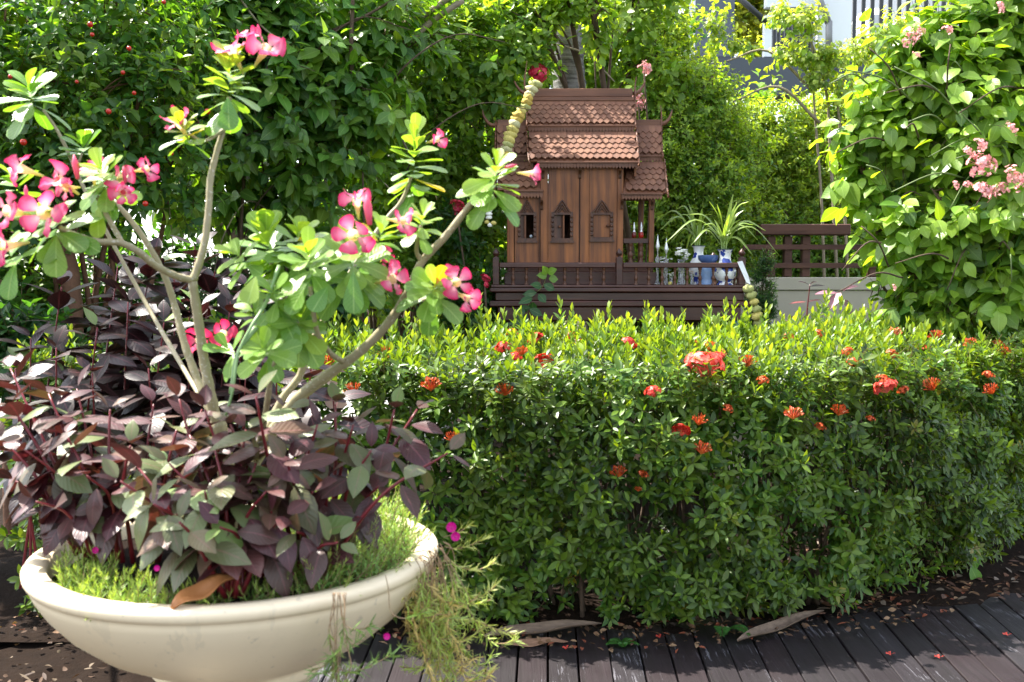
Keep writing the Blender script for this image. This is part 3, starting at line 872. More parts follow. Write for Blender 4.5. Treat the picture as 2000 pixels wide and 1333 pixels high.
def petal_mat(name, inner, mid, edge, trans=0.4):
    m, nt, out = new_mat(name)
    uv = nt.nodes.new('ShaderNodeUVMap'); sx = nt.nodes.new('ShaderNodeSeparateXYZ'); nt.links.new(uv.outputs[0], sx.inputs[0])
    av = mathn(nt, 'ABSOLUTE', sx.outputs[1])
    nz = noise(nt, 60, 3)
    k = mathn(nt, 'ADD', mathn(nt, 'ADD', mathn(nt, 'MULTIPLY', sx.outputs[0], 0.72), mathn(nt, 'MULTIPLY', mathn(nt, 'MULTIPLY', av, av), 0.28)), mathn(nt, 'MULTIPLY_ADD', nz.outputs[0], 0.3, -0.15))
    r = rampn(nt, [(0.07, inner), (0.42, mid), (0.80, edge)]); nt.links.new(k, r.inputs[0])
    pr = nt.nodes.new('ShaderNodeBsdfPrincipled'); nt.links.new(r.outputs[0], pr.inputs['Base Color']); pr.inputs['Roughness'].default_value = .5
    tr = nt.nodes.new('ShaderNodeBsdfTranslucent'); nt.links.new(r.outputs[0], tr.inputs[0])
    mx = nt.nodes.new('ShaderNodeMixShader'); mx.inputs[0].default_value = trans
    nt.links.new(pr.outputs[0], mx.inputs[1]); nt.links.new(tr.outputs[0], mx.inputs[2]); nt.links.new(mx.outputs[0], out.inputs[0])
    return m
M_petal = petal_mat('desert_rose_petal', (0.88, 0.50, 0.52), (0.82, 0.17, 0.32), (0.70, 0.012, 0.12))
M_petal2 = petal_mat('deep_pink_petal', (0.75, 0.15, 0.25), (0.70, 0.05, 0.16), (0.62, 0.008, 0.07))
M_throat = petal_mat('flower_throat', (0.60, 0.60, 0.20), (0.85, 0.66, 0.35), (0.90, 0.55, 0.42), .6)
M_ixora = [petal_mat('ixora_%s' % k, a, b, c, .3) for k, a, b, c in (('red', (.70, .10, .04), (.62, .035, .02), (.50, .015, .01)), ('coral', (.8, .22, .14), (.78, .09, .06), (.70, .05, .035)), ('orange', (.75, .22, .03), (.62, .08, .012), (.40, .03, .01)))]
M_pinkc = petal_mat('creeper_flower', (.88, .66, .6), (.86, .46, .45), (.80, .22, .26))

# ================================================================== ixora hedge
hedge = thing('ixora_hedge', 'long clipped green hedge with red and orange flower heads curving along the deck edge', 'hedge', (0.6, 4.9, 0))
HF = [(-2.2, 4.38), (-1.4, 4.30), (-0.6, 4.22), (0.0, 4.17), (0.5, 4.16), (0.95, 4.19), (1.45, 4.36), (1.92, 4.64), (2.4, 5.04), (2.95, 5.6), (3.5, 6.2), (4.1, 6.9)]
hp = smooth_path([(x, y, 0) for x, y in HF], 8)
hp = np.array([(v.x, v.y) for v in hp]); sg = np.linalg.norm(np.diff(hp, axis=0), axis=1); hs = np.concatenate([[0], np.cumsum(sg)]); HL = hs[-1]
def hpos(s):
    return np.stack([np.interp(s, hs, hp[:, 0]), np.interp(s, hs, hp[:, 1])], -1)
def hnorm(s):                         # horizontal outward normal (towards the deck)
    t = hpos(s+0.05)-hpos(s-0.05); t /= np.linalg.norm(t, axis=-1, keepdims=True)
    return np.stack([t[:, 1], -t[:, 0]], -1)
def lump(s, q):
    return 0.045*np.sin(s*4.1+q*3.0+1)+0.035*np.sin(s*9.3-q*6.1)+0.03*np.sin(s*15.1+q*11)+0.02*np.sin(q*23+s*5)
HT = 1.06                             # height of the front shoulder
DEP = 1.25
def top_z(dd):                        # height over distance back from the front face
    return HT+0.115*np.minimum(dd/0.95, 1)**0.8
def h_front(n):
    s = RS.rand(n)*HL; z = 0.05+(HT+0.03)*RS.rand(n)**0.95
    nn = hnorm(s); b = hpos(s)
    bulge = 0.10*np.sin(np.clip(z/HT, 0, 1)*PI*0.85)-0.05*np.clip(1-z/0.2, 0, 1)+lump(s, z)
    back = RS.rand(n)**1.6*0.20
    p = b+nn*(bulge-back)[:, None]
    up = np.clip((z-HT+.25)/.3, 0, 1)
    d = np.concatenate([nn*(1.0-0.5*up)[:, None], (0.35+0.8*up)[:, None]], 1)+RS.normal(size=(n, 3))*0.32
    return np.concatenate([p, z[:, None]], 1), nrm(d), back
def h_top(n):
    s = RS.rand(n)*HL; q = RS.rand(n)*DEP
    nn = hnorm(s); b = hpos(s)
    z = top_z(q)+lump(s, q*1.3)*0.9-RS.rand(n)**1.5*0.16
    p = b-nn*q[:, None]
    d = np.concatenate([nn*0.15, np.full((n, 1), 1.0)], 1)+RS.normal(size=(n, 3))*0.22
    return np.concatenate([p, z[:, None]], 1), nrm(d), q
hb = Batch([ELL, ELL2, OBO]); ht = Batch([TWIG])
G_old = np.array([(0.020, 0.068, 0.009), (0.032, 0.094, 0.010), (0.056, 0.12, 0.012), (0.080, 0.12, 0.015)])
o, d, bk = h_front(5900)
hole = (np.sin(o[:, 0]*5.3+o[:, 2]*3.1)*np.sin(o[:, 2]*9.7-o[:, 0]*2.2+1) > 0.55) & (o[:, 2] < .6) & (RS.rand(len(o)) < .8)
o, d = o[~hole], d[~hole]
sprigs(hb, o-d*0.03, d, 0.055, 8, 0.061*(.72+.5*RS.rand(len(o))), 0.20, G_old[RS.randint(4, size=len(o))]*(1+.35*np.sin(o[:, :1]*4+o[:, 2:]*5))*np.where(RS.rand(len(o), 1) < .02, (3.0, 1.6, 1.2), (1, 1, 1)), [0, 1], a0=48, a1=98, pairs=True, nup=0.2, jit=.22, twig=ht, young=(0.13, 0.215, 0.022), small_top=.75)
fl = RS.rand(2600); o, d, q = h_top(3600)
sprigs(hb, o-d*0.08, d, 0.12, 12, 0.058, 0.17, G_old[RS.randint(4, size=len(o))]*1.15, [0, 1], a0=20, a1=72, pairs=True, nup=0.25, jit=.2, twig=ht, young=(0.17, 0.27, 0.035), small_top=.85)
# tall soft shoots standing out of the clipped top
o, d, q = h_top(520); o[:, 2] += .06
d = nrm(d+np.array([0, 0, 1.2]))
sprigs(hb, o-d*0.06, d, 0.13+.05*RS.rand(len(o)), 10, 0.054, 0.19, np.array((0.10, 0.21, 0.03)), [0, 1], a0=14, a1=45, pairs=True, nup=0.2, jit=.2, twig=ht, young=(0.24, 0.32, 0.045), small_top=.9, twc=(.12, .18, .05))
# inside: sparse old leaves, coloured darker to paint shade into the gaps
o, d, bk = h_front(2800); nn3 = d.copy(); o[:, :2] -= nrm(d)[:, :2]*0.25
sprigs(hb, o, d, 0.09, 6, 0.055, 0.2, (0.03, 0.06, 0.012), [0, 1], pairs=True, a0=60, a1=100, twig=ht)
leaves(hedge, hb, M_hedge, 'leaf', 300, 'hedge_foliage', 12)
leaves(hedge, ht, M_twig, 'twig', 0, 'hedge_twigs')
mb = MB()
for k in range(150):
    s = np.array([random.random()*HL]); b = hpos(s)[0]; n2 = hnorm(s)[0]; q = random.uniform(.12, 1.1)
    p = Vector((b[0]-n2[0]*q, b[1]-n2[1]*q, -.04)); a = Vector((random.uniform(-.12, .12), random.uniform(-.12, .12), .5)); c = p+a+Vector((random.uniform(-.1, .1), random.uniform(-.15, .05), .5))
    mb.tube(smooth_path([p, p+a, c], 3), [.012, .011, .010, .009, .008, .006, .005], 5)
o = part(mb, 'hedge_stems', M_bark, hedge); o['kind'] = 'stuff'
# ---- ixora heads: domes of four-petalled florets, and unopened spiky ones
def florets(kind, seed, R=0.045, n=34):
    rs = random.Random(seed); b = Batch([OV, TWIG])
    for k in range(n):
        th = math.acos(1-rs.random()*(0.85 if kind != 'bud' else .75)); ph = rs.random()*2*PI
        u = Vector((math.sin(th)*math.cos(ph), math.sin(th)*math.sin(ph), math.cos(th)*(1.05 if kind == 'bud' else .75)))
        p = u*R*(rs.uniform(.85, 1.1))
        b.add((0, 0, -R*.35), p+Vector((0, 0, R*.35)), (1, .2, .1), (p+Vector((0, 0, R*.35))).length, .0009 if kind != 'bud' else .0016, (.6, .1, .03), 1)
        if kind == 'bud': b.add(p, u+Vector((0, 0, .3)), (rs.random(), rs.random(), .2), .012, .0032, (.6, .1, .03), 0); continue
        t = u.orthogonal().normalized(); w = u.cross(t); a0 = rs.random()*PI
        for m in range(4):
            a = a0+m*PI/2; dirn = t*math.cos(a)+w*math.sin(a)+u*.12
            b.add(p, dirn, u, R*.27, R*.105, (.6, .05, .03), 0)
    return b.cat()
HEADM = {}
for kind, mat, sd, R, n in (('open', 0, 1, .045, 42), ('coral', 1, 2, .05, 46), ('bud', 2, 3, .036, 46), ('orange', 2, 4, .040, 34)):
    b = florets('bud' if kind == 'bud' else 'open', sd, R, n)
    me = batch_mesh('flower_head', b, np.arange(len(b.L))); me.materials.append(M_ixora[mat]); HEADM[kind] = me
# flower heads of the hedge: (px, py, kind, scale)
def hedge_hit(px, py, lift=.02):
    rx = (px-1000.0)/F; ry = (666.5-py)/F; dv = np.array((rx, cp+ry*sp, -sp+ry*cp))
    for k in range(700):
        t = 3.6+k*0.008; p = np.array((0, 0, EYE))+dv*t
        s = hs[np.argmin(((hp-p[:2])**2).sum(1))]; b = hpos(np.array([s]))[0]; n2 = hnorm(np.array([s]))[0]
        q = -((p[:2]-b)*n2).sum()
        if q > -0.10 and q < DEP+.1 and p[2] < top_z(max(q, 0.0))+.03+lift: return Vector(p), q
    return None, 0
HEADS = [(1062, 711, 'open', 1.15), (1050, 665, 'open', 1.0), (985, 682, 'open', .9), (1005, 700, 'open', .7), (1115, 657, 'open', .6), (1225, 674, 'open', .95), (1130, 672, 'bud', .6),
         (1375, 722, 'coral', 1.7), (1395, 708, 'coral', 1.0), (1277, 770, 'open', .85), (1459, 712, 'bud', .9), (1330, 845, 'open', .9), (1365, 826, 'bud', .8), (1370, 882, 'bud', .9), (1208, 928, 'bud', .8),
         (1255, 929, 'orange', .6), (1246, 958, 'bud', .35), (1353, 678, 'bud', .8), (1386, 682, 'bud', .8), (1408, 694, 'bud', .6), (1549, 814, 'bud', .9), (1638, 807, 'bud', .8), (1601, 836, 'orange', .6),
         (1421, 800, 'orange', .55), (1745, 655, 'bud', 1.0), (1742, 695, 'orange', .8), (1800, 650, 'orange', 1.1), (1828, 660, 'bud', .9), (1895, 676, 'bud', .9), (1950, 674, 'orange', .8), (1960, 690, 'bud', .8),
         (1981, 657, 'bud', .9), (1805, 688, 'orange', 1.0), (1730, 760, 'coral', 1.0), (1725, 745, 'orange', .8), (1821, 758, 'bud', 1.0), (1937, 766, 'bud', .9), (1930, 735, 'orange', .7), (1668, 712, 'orange', .9),
         (1600, 655, 'orange', .8), (1655, 690, 'orange', .8), (1540, 660, 'orange', .7), (756, 696, 'bud', .95), (841, 758, 'bud', .95), (986, 768, 'bud', .9), (884, 860, 'bud', .8), (690, 766, 'bud', .9), (640, 712, 'bud', 1.0),
         (1000, 652, 'orange', .7), (1765, 765, 'orange', .7), (1490, 745, 'orange', .6), (1700, 820, 'orange', .5), (1020, 690, 'bud', .7)]
for i, (px, py, kind, s) in enumerate(HEADS):
    p, q = hedge_hit(px, py)
    if p is None: continue
    o = bpy.data.objects.new('flower_head', HEADM[kind]); C.objects.link(o); o.parent = hedge
    p = P(px, py, p.y-.03)
    o.location = p-hedge.location; o.scale = (s*1.05,)*3
    o.rotation_euler = (rad(18+random.uniform(-15, 15)), rad(random.uniform(-15, 15)), random.random()*6)

# ================================================================== desert rose (adenium) in the bowl
DX = 2.12
rose = thing('desert_rose', 'desert rose with bare pale branches and pink trumpet flowers rising from the cream bowl', 'shrub', (BC.x, BC.y, BC.z-.05))
M_rosebark, nt, out = new_mat('grey_green_bark')
nz = noise(nt, 30, 4); n2 = noise(nt, 130, 3)
c = mixc(nt, nz.outputs[0], (0.20, 0.165, 0.085), (0.36, 0.31, 0.18)); c = mixc(nt, mathn(nt, 'GREATER_THAN', n2.outputs[0], .63), c, (0.42, 0.38, 0.29))
pr = nt.nodes.new('ShaderNodeBsdfPrincipled'); nt.links.new(c, pr.inputs['Base Color']); pr.inputs['Roughness'].default_value = .5
bm = nt.nodes.new('ShaderNodeBump'); bm.inputs['Strength'].default_value = .5; bm.inputs['Distance'].default_value = .003; nt.links.new(nz.outputs[0], bm.inputs['Height']); nt.links.new(bm.outputs[0], pr.inputs['Normal'])
nt.links.new(pr.outputs[0], out.inputs[0])
def pxr(w, Y): return w*0.5/F*Y
def branch(pts, w0, w1, name='branch', mat=None):
    """pts (px,py,Y), widths in photo pixels"""
    q = smooth_path([P(a, b, Y) for a, b, Y in pts], 6); n = len(q)
    r = [.70*pxr(w0+(w1-w0)*i/(n-1), pts[0][2])*(1+.07*math.sin(i*1.9)+random.uniform(-.04, .04)) for i in range(n)]
    mb = MB(); mb.tube(q, r, 10); return part(mb, name, mat or M_rosebark, rose)
branch([(470, 1150, 2.14), (455, 1020, 2.14), (440, 900, 2.13), (425, 820, 2.12)], 62, 40, 'trunk')
branch([(425, 830, 2.12), (410, 765, 2.10), (398, 700, 2.10), (388, 630, 2.09), (376, 550, 2.08)], 31, 25)
branch([(376, 550, 2.08), (392, 505, 2.09), (402, 460, 2.10), (408, 400, 2.11), (411, 350, 2.12), (424, 295, 2.13), (438, 245, 2.14), (448, 190, 2.14)], 23, 15)
branch([(378, 548, 2.08), (345, 540, 2.06), (305, 520, 2.03), (270, 492, 2.0), (235, 475, 1.98), (190, 472, 1.95), (150, 460, 1.93), (115, 445, 1.92)], 22, 15)
branch([(240, 477, 1.98), (222, 445, 2.0), (205, 415, 2.01), (190, 385, 2.02), (180, 365, 2.02)], 15, 12)
branch([(415, 815, 2.13), (385, 740, 2.16), (360, 670, 2.18), (342, 600, 2.20), (322, 540, 2.20), (290, 480, 2.2), (255, 430, 2.2), (222, 392, 2.2)], 25, 14)
branch([(455, 1000, 2.14), (500, 900, 2.16), (545, 825, 2.14), (585, 775, 2.12), (640, 732, 2.11), (700, 690, 2.10), (755, 635, 2.09), (795, 575, 2.08), (822, 515, 2.07), (870, 462, 2.06), (915, 405, 2.05), (948, 362, 2.04)], 36, 16)
branch([(560, 812, 2.16), (600, 772, 2.17), (640, 742, 2.17), (690, 700, 2.16)], 14, 13)
branch([(672, 708, 2.10), (645, 690, 2.06), (622, 655, 2.02), (612, 610, 1.99), (606, 560, 1.98)], 16, 12)
branch([(824, 515, 2.07), (814, 492, 2.06), (816, 470, 2.05), (822, 440, 2.05)], 13, 10)
branch([(770, 612, 2.09), (800, 590, 2.02), (835, 585, 1.98), (858, 570, 1.97)], 12, 9)
branch([(500, 900, 2.16), (545, 790, 2.2), (585, 735, 2.22), (594, 690, 2.22), (585, 640, 2.2), (560, 590, 2.18), (540, 545, 2.16), (528, 505, 2.15)], 24, 13)
branch([(594, 690, 2.22), (640, 610, 2.24), (685, 530, 2.26), (745, 440, 2.30), (785, 392, 2.32), (803, 345, 2.33)], 15, 11)
branch([(500, 900, 2.16), (520, 800, 2.02), (530, 730, 1.96), (545, 690, 1.95)], 20, 10)
branch([(415, 815, 2.13), (300, 620, 2.45), (180, 400, 2.5), (120, 270, 2.5), (85, 215, 2.5)], 15, 9)
branch([(150, 330, 2.5), (160, 300, 2.48)], 8, 6)
branch([(444, 250, 2.14), (400, 275, 2.10), (368, 262, 2.08)], 10, 9)
# long green seed pods
M_pod = plain('green_pod', (0.17, 0.28, 0.10), .4, .15, 20)
branch([(545, 520, 2.02), (520, 590, 1.97), (490, 640, 1.93), (466, 690, 1.91), (455, 760, 1.90), (441, 812, 1.9)], 11, 6, 'seed_pod', M_pod)
branch([(500, 640, 1.95), (478, 668, 1.93), (462, 700, 1.92), (450, 770, 1.91)], 17, 10, 'seed_pod', M_pod)
rl = Batch([OBO, OBO2, OBO3])
def rosette(px, py, Y, d, n, Lpx, spread=(20, 120), length=0.05, young=.4, lf=0.275, flat=0.0):
    o = np.array([P(px, py, Y)]); d = nrm(np.array([d], float))
    u = nrm(np.cross(d, np.array([[.3, .9, .2]]))); v = np.cross(d, u); ph = random.random()*6
    n = int(n*1.25)
    for j in range(n):
        t = (j+.5)/n; al = rad(spread[1]+(spread[0]-spread[1])*t+random.gauss(0, 8)); ph += 2.399+random.gauss(0, .2)
        r = u*math.cos(ph)+v*math.sin(ph); a = d*math.cos(al)+r*math.sin(al); a[:, 2] -= .15*random.random()
        nn = d+np.array([[0, -.15, .25]])+RS.normal(size=(1, 3))*.15
        L = .93*Lpx/F*Y*(1.05-.45*t)*random.uniform(.82, 1.12)
        yo = young*t+random.uniform(-.1, .15)
        c = np.array((.13, .26, .045))*(1-yo)+np.array((.38, .47, .08))*yo
        if random.random() < .03: c = np.array((.55, .40, .03))
        rl.add(o+d*length*(t-.5), a, nn, L, L*lf*random.uniform(.85, 1.15), c, random.choice([0, 1, 1, 2]))
UP = (0, -.1, 1)
for a in [(448, 165, 2.14, (.05, -.1, 1), 20, 78, (25, 115), .10, .7), (362, 262, 2.08, (-.1, -.3, 1), 13, 62, (20, 120), .04, .6),
          (100, 440, 1.92, (-.2, -.5, .7), 15, 92, (20, 115), .05, .3), (205, 352, 2.02, (-.1, -.5, .8), 20, 74, (20, 125), .05, .6), (20, 500, 1.95, (-.2, -.5, .6), 8, 80, (30, 110), .04, .3),
          (60, 190, 2.5, (0, -.3, 1), 15, 84, (20, 120), .05, .05), (162, 292, 2.48, (0, -.3, 1), 8, 70, (30, 95), .03, .0), (30, 360, 2.3, (-.2, -.2, 1), 8, 70, (30, 95), .04, .1),
          (528, 492, 2.12, (-.15, -.3, 1), 24, 92, (15, 120), .09, .4), (470, 505, 2.02, (-.6, -.4, .6), 13, 66, (20, 110), .04, .7), (580, 480, 2.1, (.2, -.3, 1), 14, 80, (20, 115), .06, .5),
          (605, 520, 1.98, (0, -.5, .7), 16, 88, (25, 125), .06, .4), (690, 520, 2.02, (.1, -.5, .6), 20, 100, (30, 130), .08, .4), (540, 590, 2.0, (-.1, -.5, .6), 12, 80, (30, 130), .06, .3), 
          (740, 470, 2.1, (.3, -.3, .8), 12, 74, (25, 115), .05, .5), (822, 440, 2.05, (.2, -.3, 1), 13, 58, (20, 120), .05, .7), (845, 570, 1.97, (.2, -.6, .4), 17, 76, (25, 120), .05, .35), 
          (965, 355, 2.04, (.15, -.35, .9), 22, 76, (20, 125), .07, .65), (808, 320, 2.33, (.05, -.1, 1), 22, 72, (20, 125), .13, .45), (520, 690, 1.95, (-.1, -.6, .3), 12, 80, (30, 115), .05, .25),
          (585, 640, 2.02, (.1, -.5, .5), 14, 78, (25, 120), .05, .35), (500, 620, 2.05, (-.2, -.4, .6), 10, 70, (25, 120), .05, .3), (455, 690, 2.08, (-.3, -.4, .4), 8, 70, (30, 110), .04, .1)]:
    rosette(a[0], a[1], a[2], a[3], a[4], a[5], a[6], a[7], a[8])
# single large hanging leaves that stand out
def one_leaf(b, x0, y0, x1, y1, Y, dy, w, c, t, n=(0, -1, .3)):
    p = P(x0, y0, Y); q = P(x1, y1, Y+dy); L = (q-p).length
    b.add(p, q-p, n, L, w/F*Y*.5, c, t)
for a in [(110, 460, 106, 540, 1.9, -.02, 50, (.20, .27, .05)), (445, 190, 446, 252, 2.1, -.02, 42, (.11, .22, .04)), (690, 530, 690, 612, 1.95, -.02, 42, (.10, .22, .04)), (192, 405, 190, 462, 1.98, -.03, 34, (.30, .33, .09)),
          (640, 560, 610, 605, 1.96, -.04, 40, (.09, .2, .04)), (130, 455, 192, 490, 1.92, -.02, 34, (.07, .18, .05)), (500, 540, 482, 590, 1.96, -.03, 40, (.3, .38, .12)), (960, 350, 905, 372, 2.0, -.02, 34, (.3, .42, .08))]:
    one_leaf(rl, *a, 0)
leaves(rose, rl, M_desert, 'leaf', 700, 'foliage', 14)
# trumpet flowers
PET = leaf_tpl([0.36, 0.66, 0.94, 1.0, 0.80, 0.42], 0.16, -0.10, ruff=0.07, xs=[.15, .36, .58, .78, .92, .985])
def petal_mesh(mat, s):
    b = Batch([PET]); b.add((0, 0, 0), (1, 0, 0), (0, 0, 1), 1, 1, (1, 0, 0), 0); b.cat()
    me = batch_mesh('petal', b, np.array([0])); me.materials.append(mat); return me
PETS = [leaf_tpl([0.34, 0.62, 0.92, 1.0, 0.80, 0.42], fo, dr, ruff=ru, tw=tw_, xs=[.15, .36, .58, .78, .92, .985]) for fo, dr, ru, tw_ in ((.16, -.02, .16, .5), (.10, .16, .22, -.3), (.26, -.12, .12, .9), (-.12, .2, .2, .3))]
def petal_var(mat):
    out = []
    for t in PETS:
        b = Batch([t]); b.add((0, 0, 0), (1, 0, 0), (0, 0, 1), 1, 1, (1, 0, 0), 0); b.cat(); me = batch_mesh('petal', b, np.array([0])); me.materials.append(mat); out.append(me)
    return out
PM = [petal_var(M_petal), petal_var(M_petal2)]
def tube_mesh():
    mb = MB(); pr = [(.05, 0), (.07, .1), (.09, .3), (.15, .55), (.22, .8), (.27, 1.0)]
    n = 12; vs = [(r*math.cos(2*PI*k/n), r*math.sin(2*PI*k/n), z) for r, z in pr for k in range(n)]
    fs = [(i*n+k, i*n+(k+1) % n, (i+1)*n+(k+1) % n, (i+1)*n+k) for i in range(len(pr)-1) for k in range(n)]
    mb.add(vs, fs, True); me = mb.mesh('flower')
    uv = me.uv_layers.new(name='UVMap')
    for l in me.loops: uv.data[l.index].uv = (me.vertices[l.vertex_index].co.z*.9, 0)
    me.materials.append(M_throat); return me
TUBE = tube_mesh()
def flower(px, py, Y, d, dia, deep=0, opening=68, tube=.75, par=None, nm='flower'):
    """px,py: middle of the flower face; d: where it faces; dia in pixels"""
    par = par or rose
    R = dia*.42/F*Y; d = Vector(d).normalized(); face = P(px, py, Y); Lt = R*2*tube
    o = bpy.data.objects.new(nm, TUBE); C.objects.link(o); o.parent = par
    base = face-d*Lt; q = d.to_track_quat('Z', 'Y') @ Vector((0, 0, 1)).rotation_difference(Vector((0, 0, 1)))
    M = Matrix.Translation(base-par.location) @ d.to_track_quat('Z', 'Y').to_matrix().to_4x4() @ Matrix.Rotation(random.random()*6, 4, 'Z') @ Matrix.Diagonal((Lt*.8, Lt*.8, Lt, 1))
    o.matrix_basis = M
    for k in range(5):
        p = bpy.data.objects.new('petal', random.choice(PM[deep])); C.objects.link(p); p.parent = o
        a = 2*PI*k/5+random.gauss(0, .06); op = rad(opening+random.gauss(0, 12))
        x = Vector((math.cos(a)*math.sin(op), math.sin(a)*math.sin(op), math.cos(op)))
        z = Vector((-math.cos(a)*math.cos(op), -math.sin(a)*math.cos(op), math.sin(op)))
        y = z.cross(x); tw = random.gauss(0, .3); y, z = y*math.cos(tw)+z*math.sin(tw), z*math.cos(tw)-y*math.sin(tw)
        L = R*.90*random.uniform(.84, 1.1); W = R*.50*random.uniform(.85, 1.12)
        Mp = Matrix(((x.x*L, y.x*W, z.x*W, math.cos(a)*.21*Lt*.8), (x.y*L, y.y*W, z.y*W, math.sin(a)*.21*Lt*.8), (x.z*L, y.z*W, z.z*W, Lt*.97), (0, 0, 0, 1)))
        p.matrix_basis = Matrix.Diagonal((1/(Lt*.8), 1/(Lt*.8), 1/Lt, 1)) @ Mp
    return o
for a in [(86, 416, 1.84, (.1, -1, -.15), 106), (12, 412, 1.86, (-.5, -1, .1), 88), (8, 482, 1.82, (-.6, -.9, -.2), 84), (36, 328, 1.95, (-.8, -.5, .3), 74), (112, 350, 1.93, (-.5, -.6, .5), 80),
          (128, 368, 1.95, (-.3, -.7, -.1), 58), (182, 330, 2.06, (.1, -.4, 1), 64), (238, 350, 2.0, (.5, -.8, .2), 72), (240, 378, 1.98, (.3, -.9, -.3), 58), (288, 330, 2.0, (1, -.3, .15), 54), (348, 238, 2.08, (-.3, -.6, .8), 68),
          (452, 96, 2.12, (-.35, -.4, .9), 82), (522, 92, 2.1, (.6, -.5, .6), 84), (488, 72, 2.14, (.1, -.2, 1), 56), (690, 460, 1.94, (0, -1, .02), 90), (696, 388, 2.0, (-.05, -.4, 1), 68), (788, 432, 2.0, (.9, -.5, -.1), 64),
          (768, 545, 2.0, (.85, -.6, .2), 78), (752, 538, 2.05, (.5, -.5, .7), 52), (868, 540, 1.97, (-.1, -.8, .5), 60), (892, 552, 1.93, (.3, -1, .05), 70), (914, 584, 1.94, (.8, -.6, -.4), 56), (1040, 340, 2.0, (1, -.35, -.1), 52), (855, 272, 2.3, (.8, -.5, .2), 46),
          (612, 492, 2.1, (.1, -.6, .8), 60)]:
    flower(*a, deep=0, opening=random.uniform(58, 76))
for a in [(388, 664, 2.3, (-.2, -.8, .3), 60), (436, 652, 2.35, (.2, -.8, .4), 64), (558, 682, 2.3, (.2, -.9, 0), 40), (750, 498, 2.3, (.3, -.7, .4), 44)]:
    flower(*a, deep=1)
# pointed buds
for px0, py0, px1, py1, Y in ((152, 350, 144, 302, 1.98), (245, 358, 241, 325, 2.0), (52, 392, 50, 362, 1.88), (722, 440, 716, 380, 1.98), (985, 328, 1010, 322, 2.0)):
    a, b = P(px0, py0, Y), P(px1, py1, Y); mb = MB(); r = (b-a).length
    mb.tube([a, a.lerp(b, .4), a.lerp(b, .65), b], [r*.08, r*.13, r*.14, r*.02], 8); part(mb, 'flower_bud', M_petal2, rose)

# ================================================================== purple-leaved plants
PUR = np.array([(.070, .021, .022), (.085, .032, .028), (.060, .030, .022), (.105, .055, .034), (.060, .015, .020)])
M_redstem = plain('dark_red_stem', (.16, .012, .018), .35, .4, 30)
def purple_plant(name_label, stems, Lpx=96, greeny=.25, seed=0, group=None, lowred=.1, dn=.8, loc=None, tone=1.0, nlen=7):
    """stems: (px,py,Y at foot, px,py,Y at tip, bend px)"""
    f = P(*stems[0][:3]); root = thing('purple_leaf_plant', name_label, 'plant', f, group)
    b = Batch([ARC, ARC2, OV3])
    for si, (x0, y0, Y0, x1, y1, Y1) in enumerate(stems):
        a = P(x0, y0, Y0); c = P(x1, y1, Y1); m = a.lerp(c, .55)+Vector((random.uniform(-.02, .02), random.uniform(-.02, .02), .03))
        q = smooth_path([a, m, c], 6); n = len(q); mb = MB(); mb.tube(q, [.0052*(1-.6*i/(n-1)) for i in range(n)], 6)
        part(mb, 'stem', M_redstem, root)
        Lm = (c-a).length; nodes = max(3, int(Lm*dn/.042))
        for k in range(nodes):
            t = 1-(k/nodes)*min(.86, dn*1.15); idx = t*(n-1); i0 = min(int(idx), n-2); p = q[i0].lerp(q[i0+1], idx-i0); d = (q[i0+1]-q[i0]).normalized()
            ph = si*1.3+k*PI/2+random.gauss(0, .25); u = d.orthogonal().normalized(); v = d.cross(u)
            top = k/nodes
            for s in (0, PI):
                r = u*math.cos(ph+s)+v*math.sin(ph+s)
                al = rad(38+52*min(1, top*3.2)+random.gauss(0, 9)); dirn = d*math.cos(al)+r*math.sin(al); dirn.z -= -.05+.25*top+random.uniform(0, .2)
                if k == 0: L = .55
                elif k == 1: L = .85
                else: L = random.uniform(.85, 1.15)
                L *= Lpx/F*Y1
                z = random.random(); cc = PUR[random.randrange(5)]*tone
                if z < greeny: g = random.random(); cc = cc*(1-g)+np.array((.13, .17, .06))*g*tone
                elif z < greeny+.05: cc = np.array((.16, .24, .06))
                if top > .75 and random.random() < lowred: cc = np.array((.30, .045, .02))
                b.add(p+dirn.normalized()*.008, dirn, d*.5+Vector((0, 0, .8))+Vector((random.gauss(0, .2), random.gauss(0, .2)-.35, 0)), L, L*.275*random.uniform(.9, 1.15), cc*random.uniform(.85, 1.15), random.choice([0, 1, 1, 2]))
    leaves(root, b, M_purple, 'leaf', 300, 'foliage', 14)
    return root
purple_plant('bushy purple plant with pale sunlit drooping leaves in front centre of the cream bowl',
    [(440, 1165, 1.86, 235, 940, 1.84), (450, 1165, 1.86, 330, 905, 1.86), (435, 1165, 1.87, 300, 985, 1.78), (445, 1168, 1.86, 420, 880, 1.88), (455, 1166, 1.87, 400, 960, 1.80), (460, 1165, 1.86, 500, 905, 1.9), (450, 1165, 1.86, 520, 960, 1.84),
     (440, 1168, 1.84, 350, 1020, 1.76), (460, 1168, 1.84, 430, 1030, 1.78), (470, 1166, 1.86, 555, 1010, 1.84), (450, 1166, 1.86, 260, 900, 1.95), (470, 1166, 1.86, 370, 850, 1.98), (475, 1166, 1.86, 480, 840, 2.0)], Lpx=98, greeny=.5, tone=1.15)  # tone raised to paint sunlight into these leaves
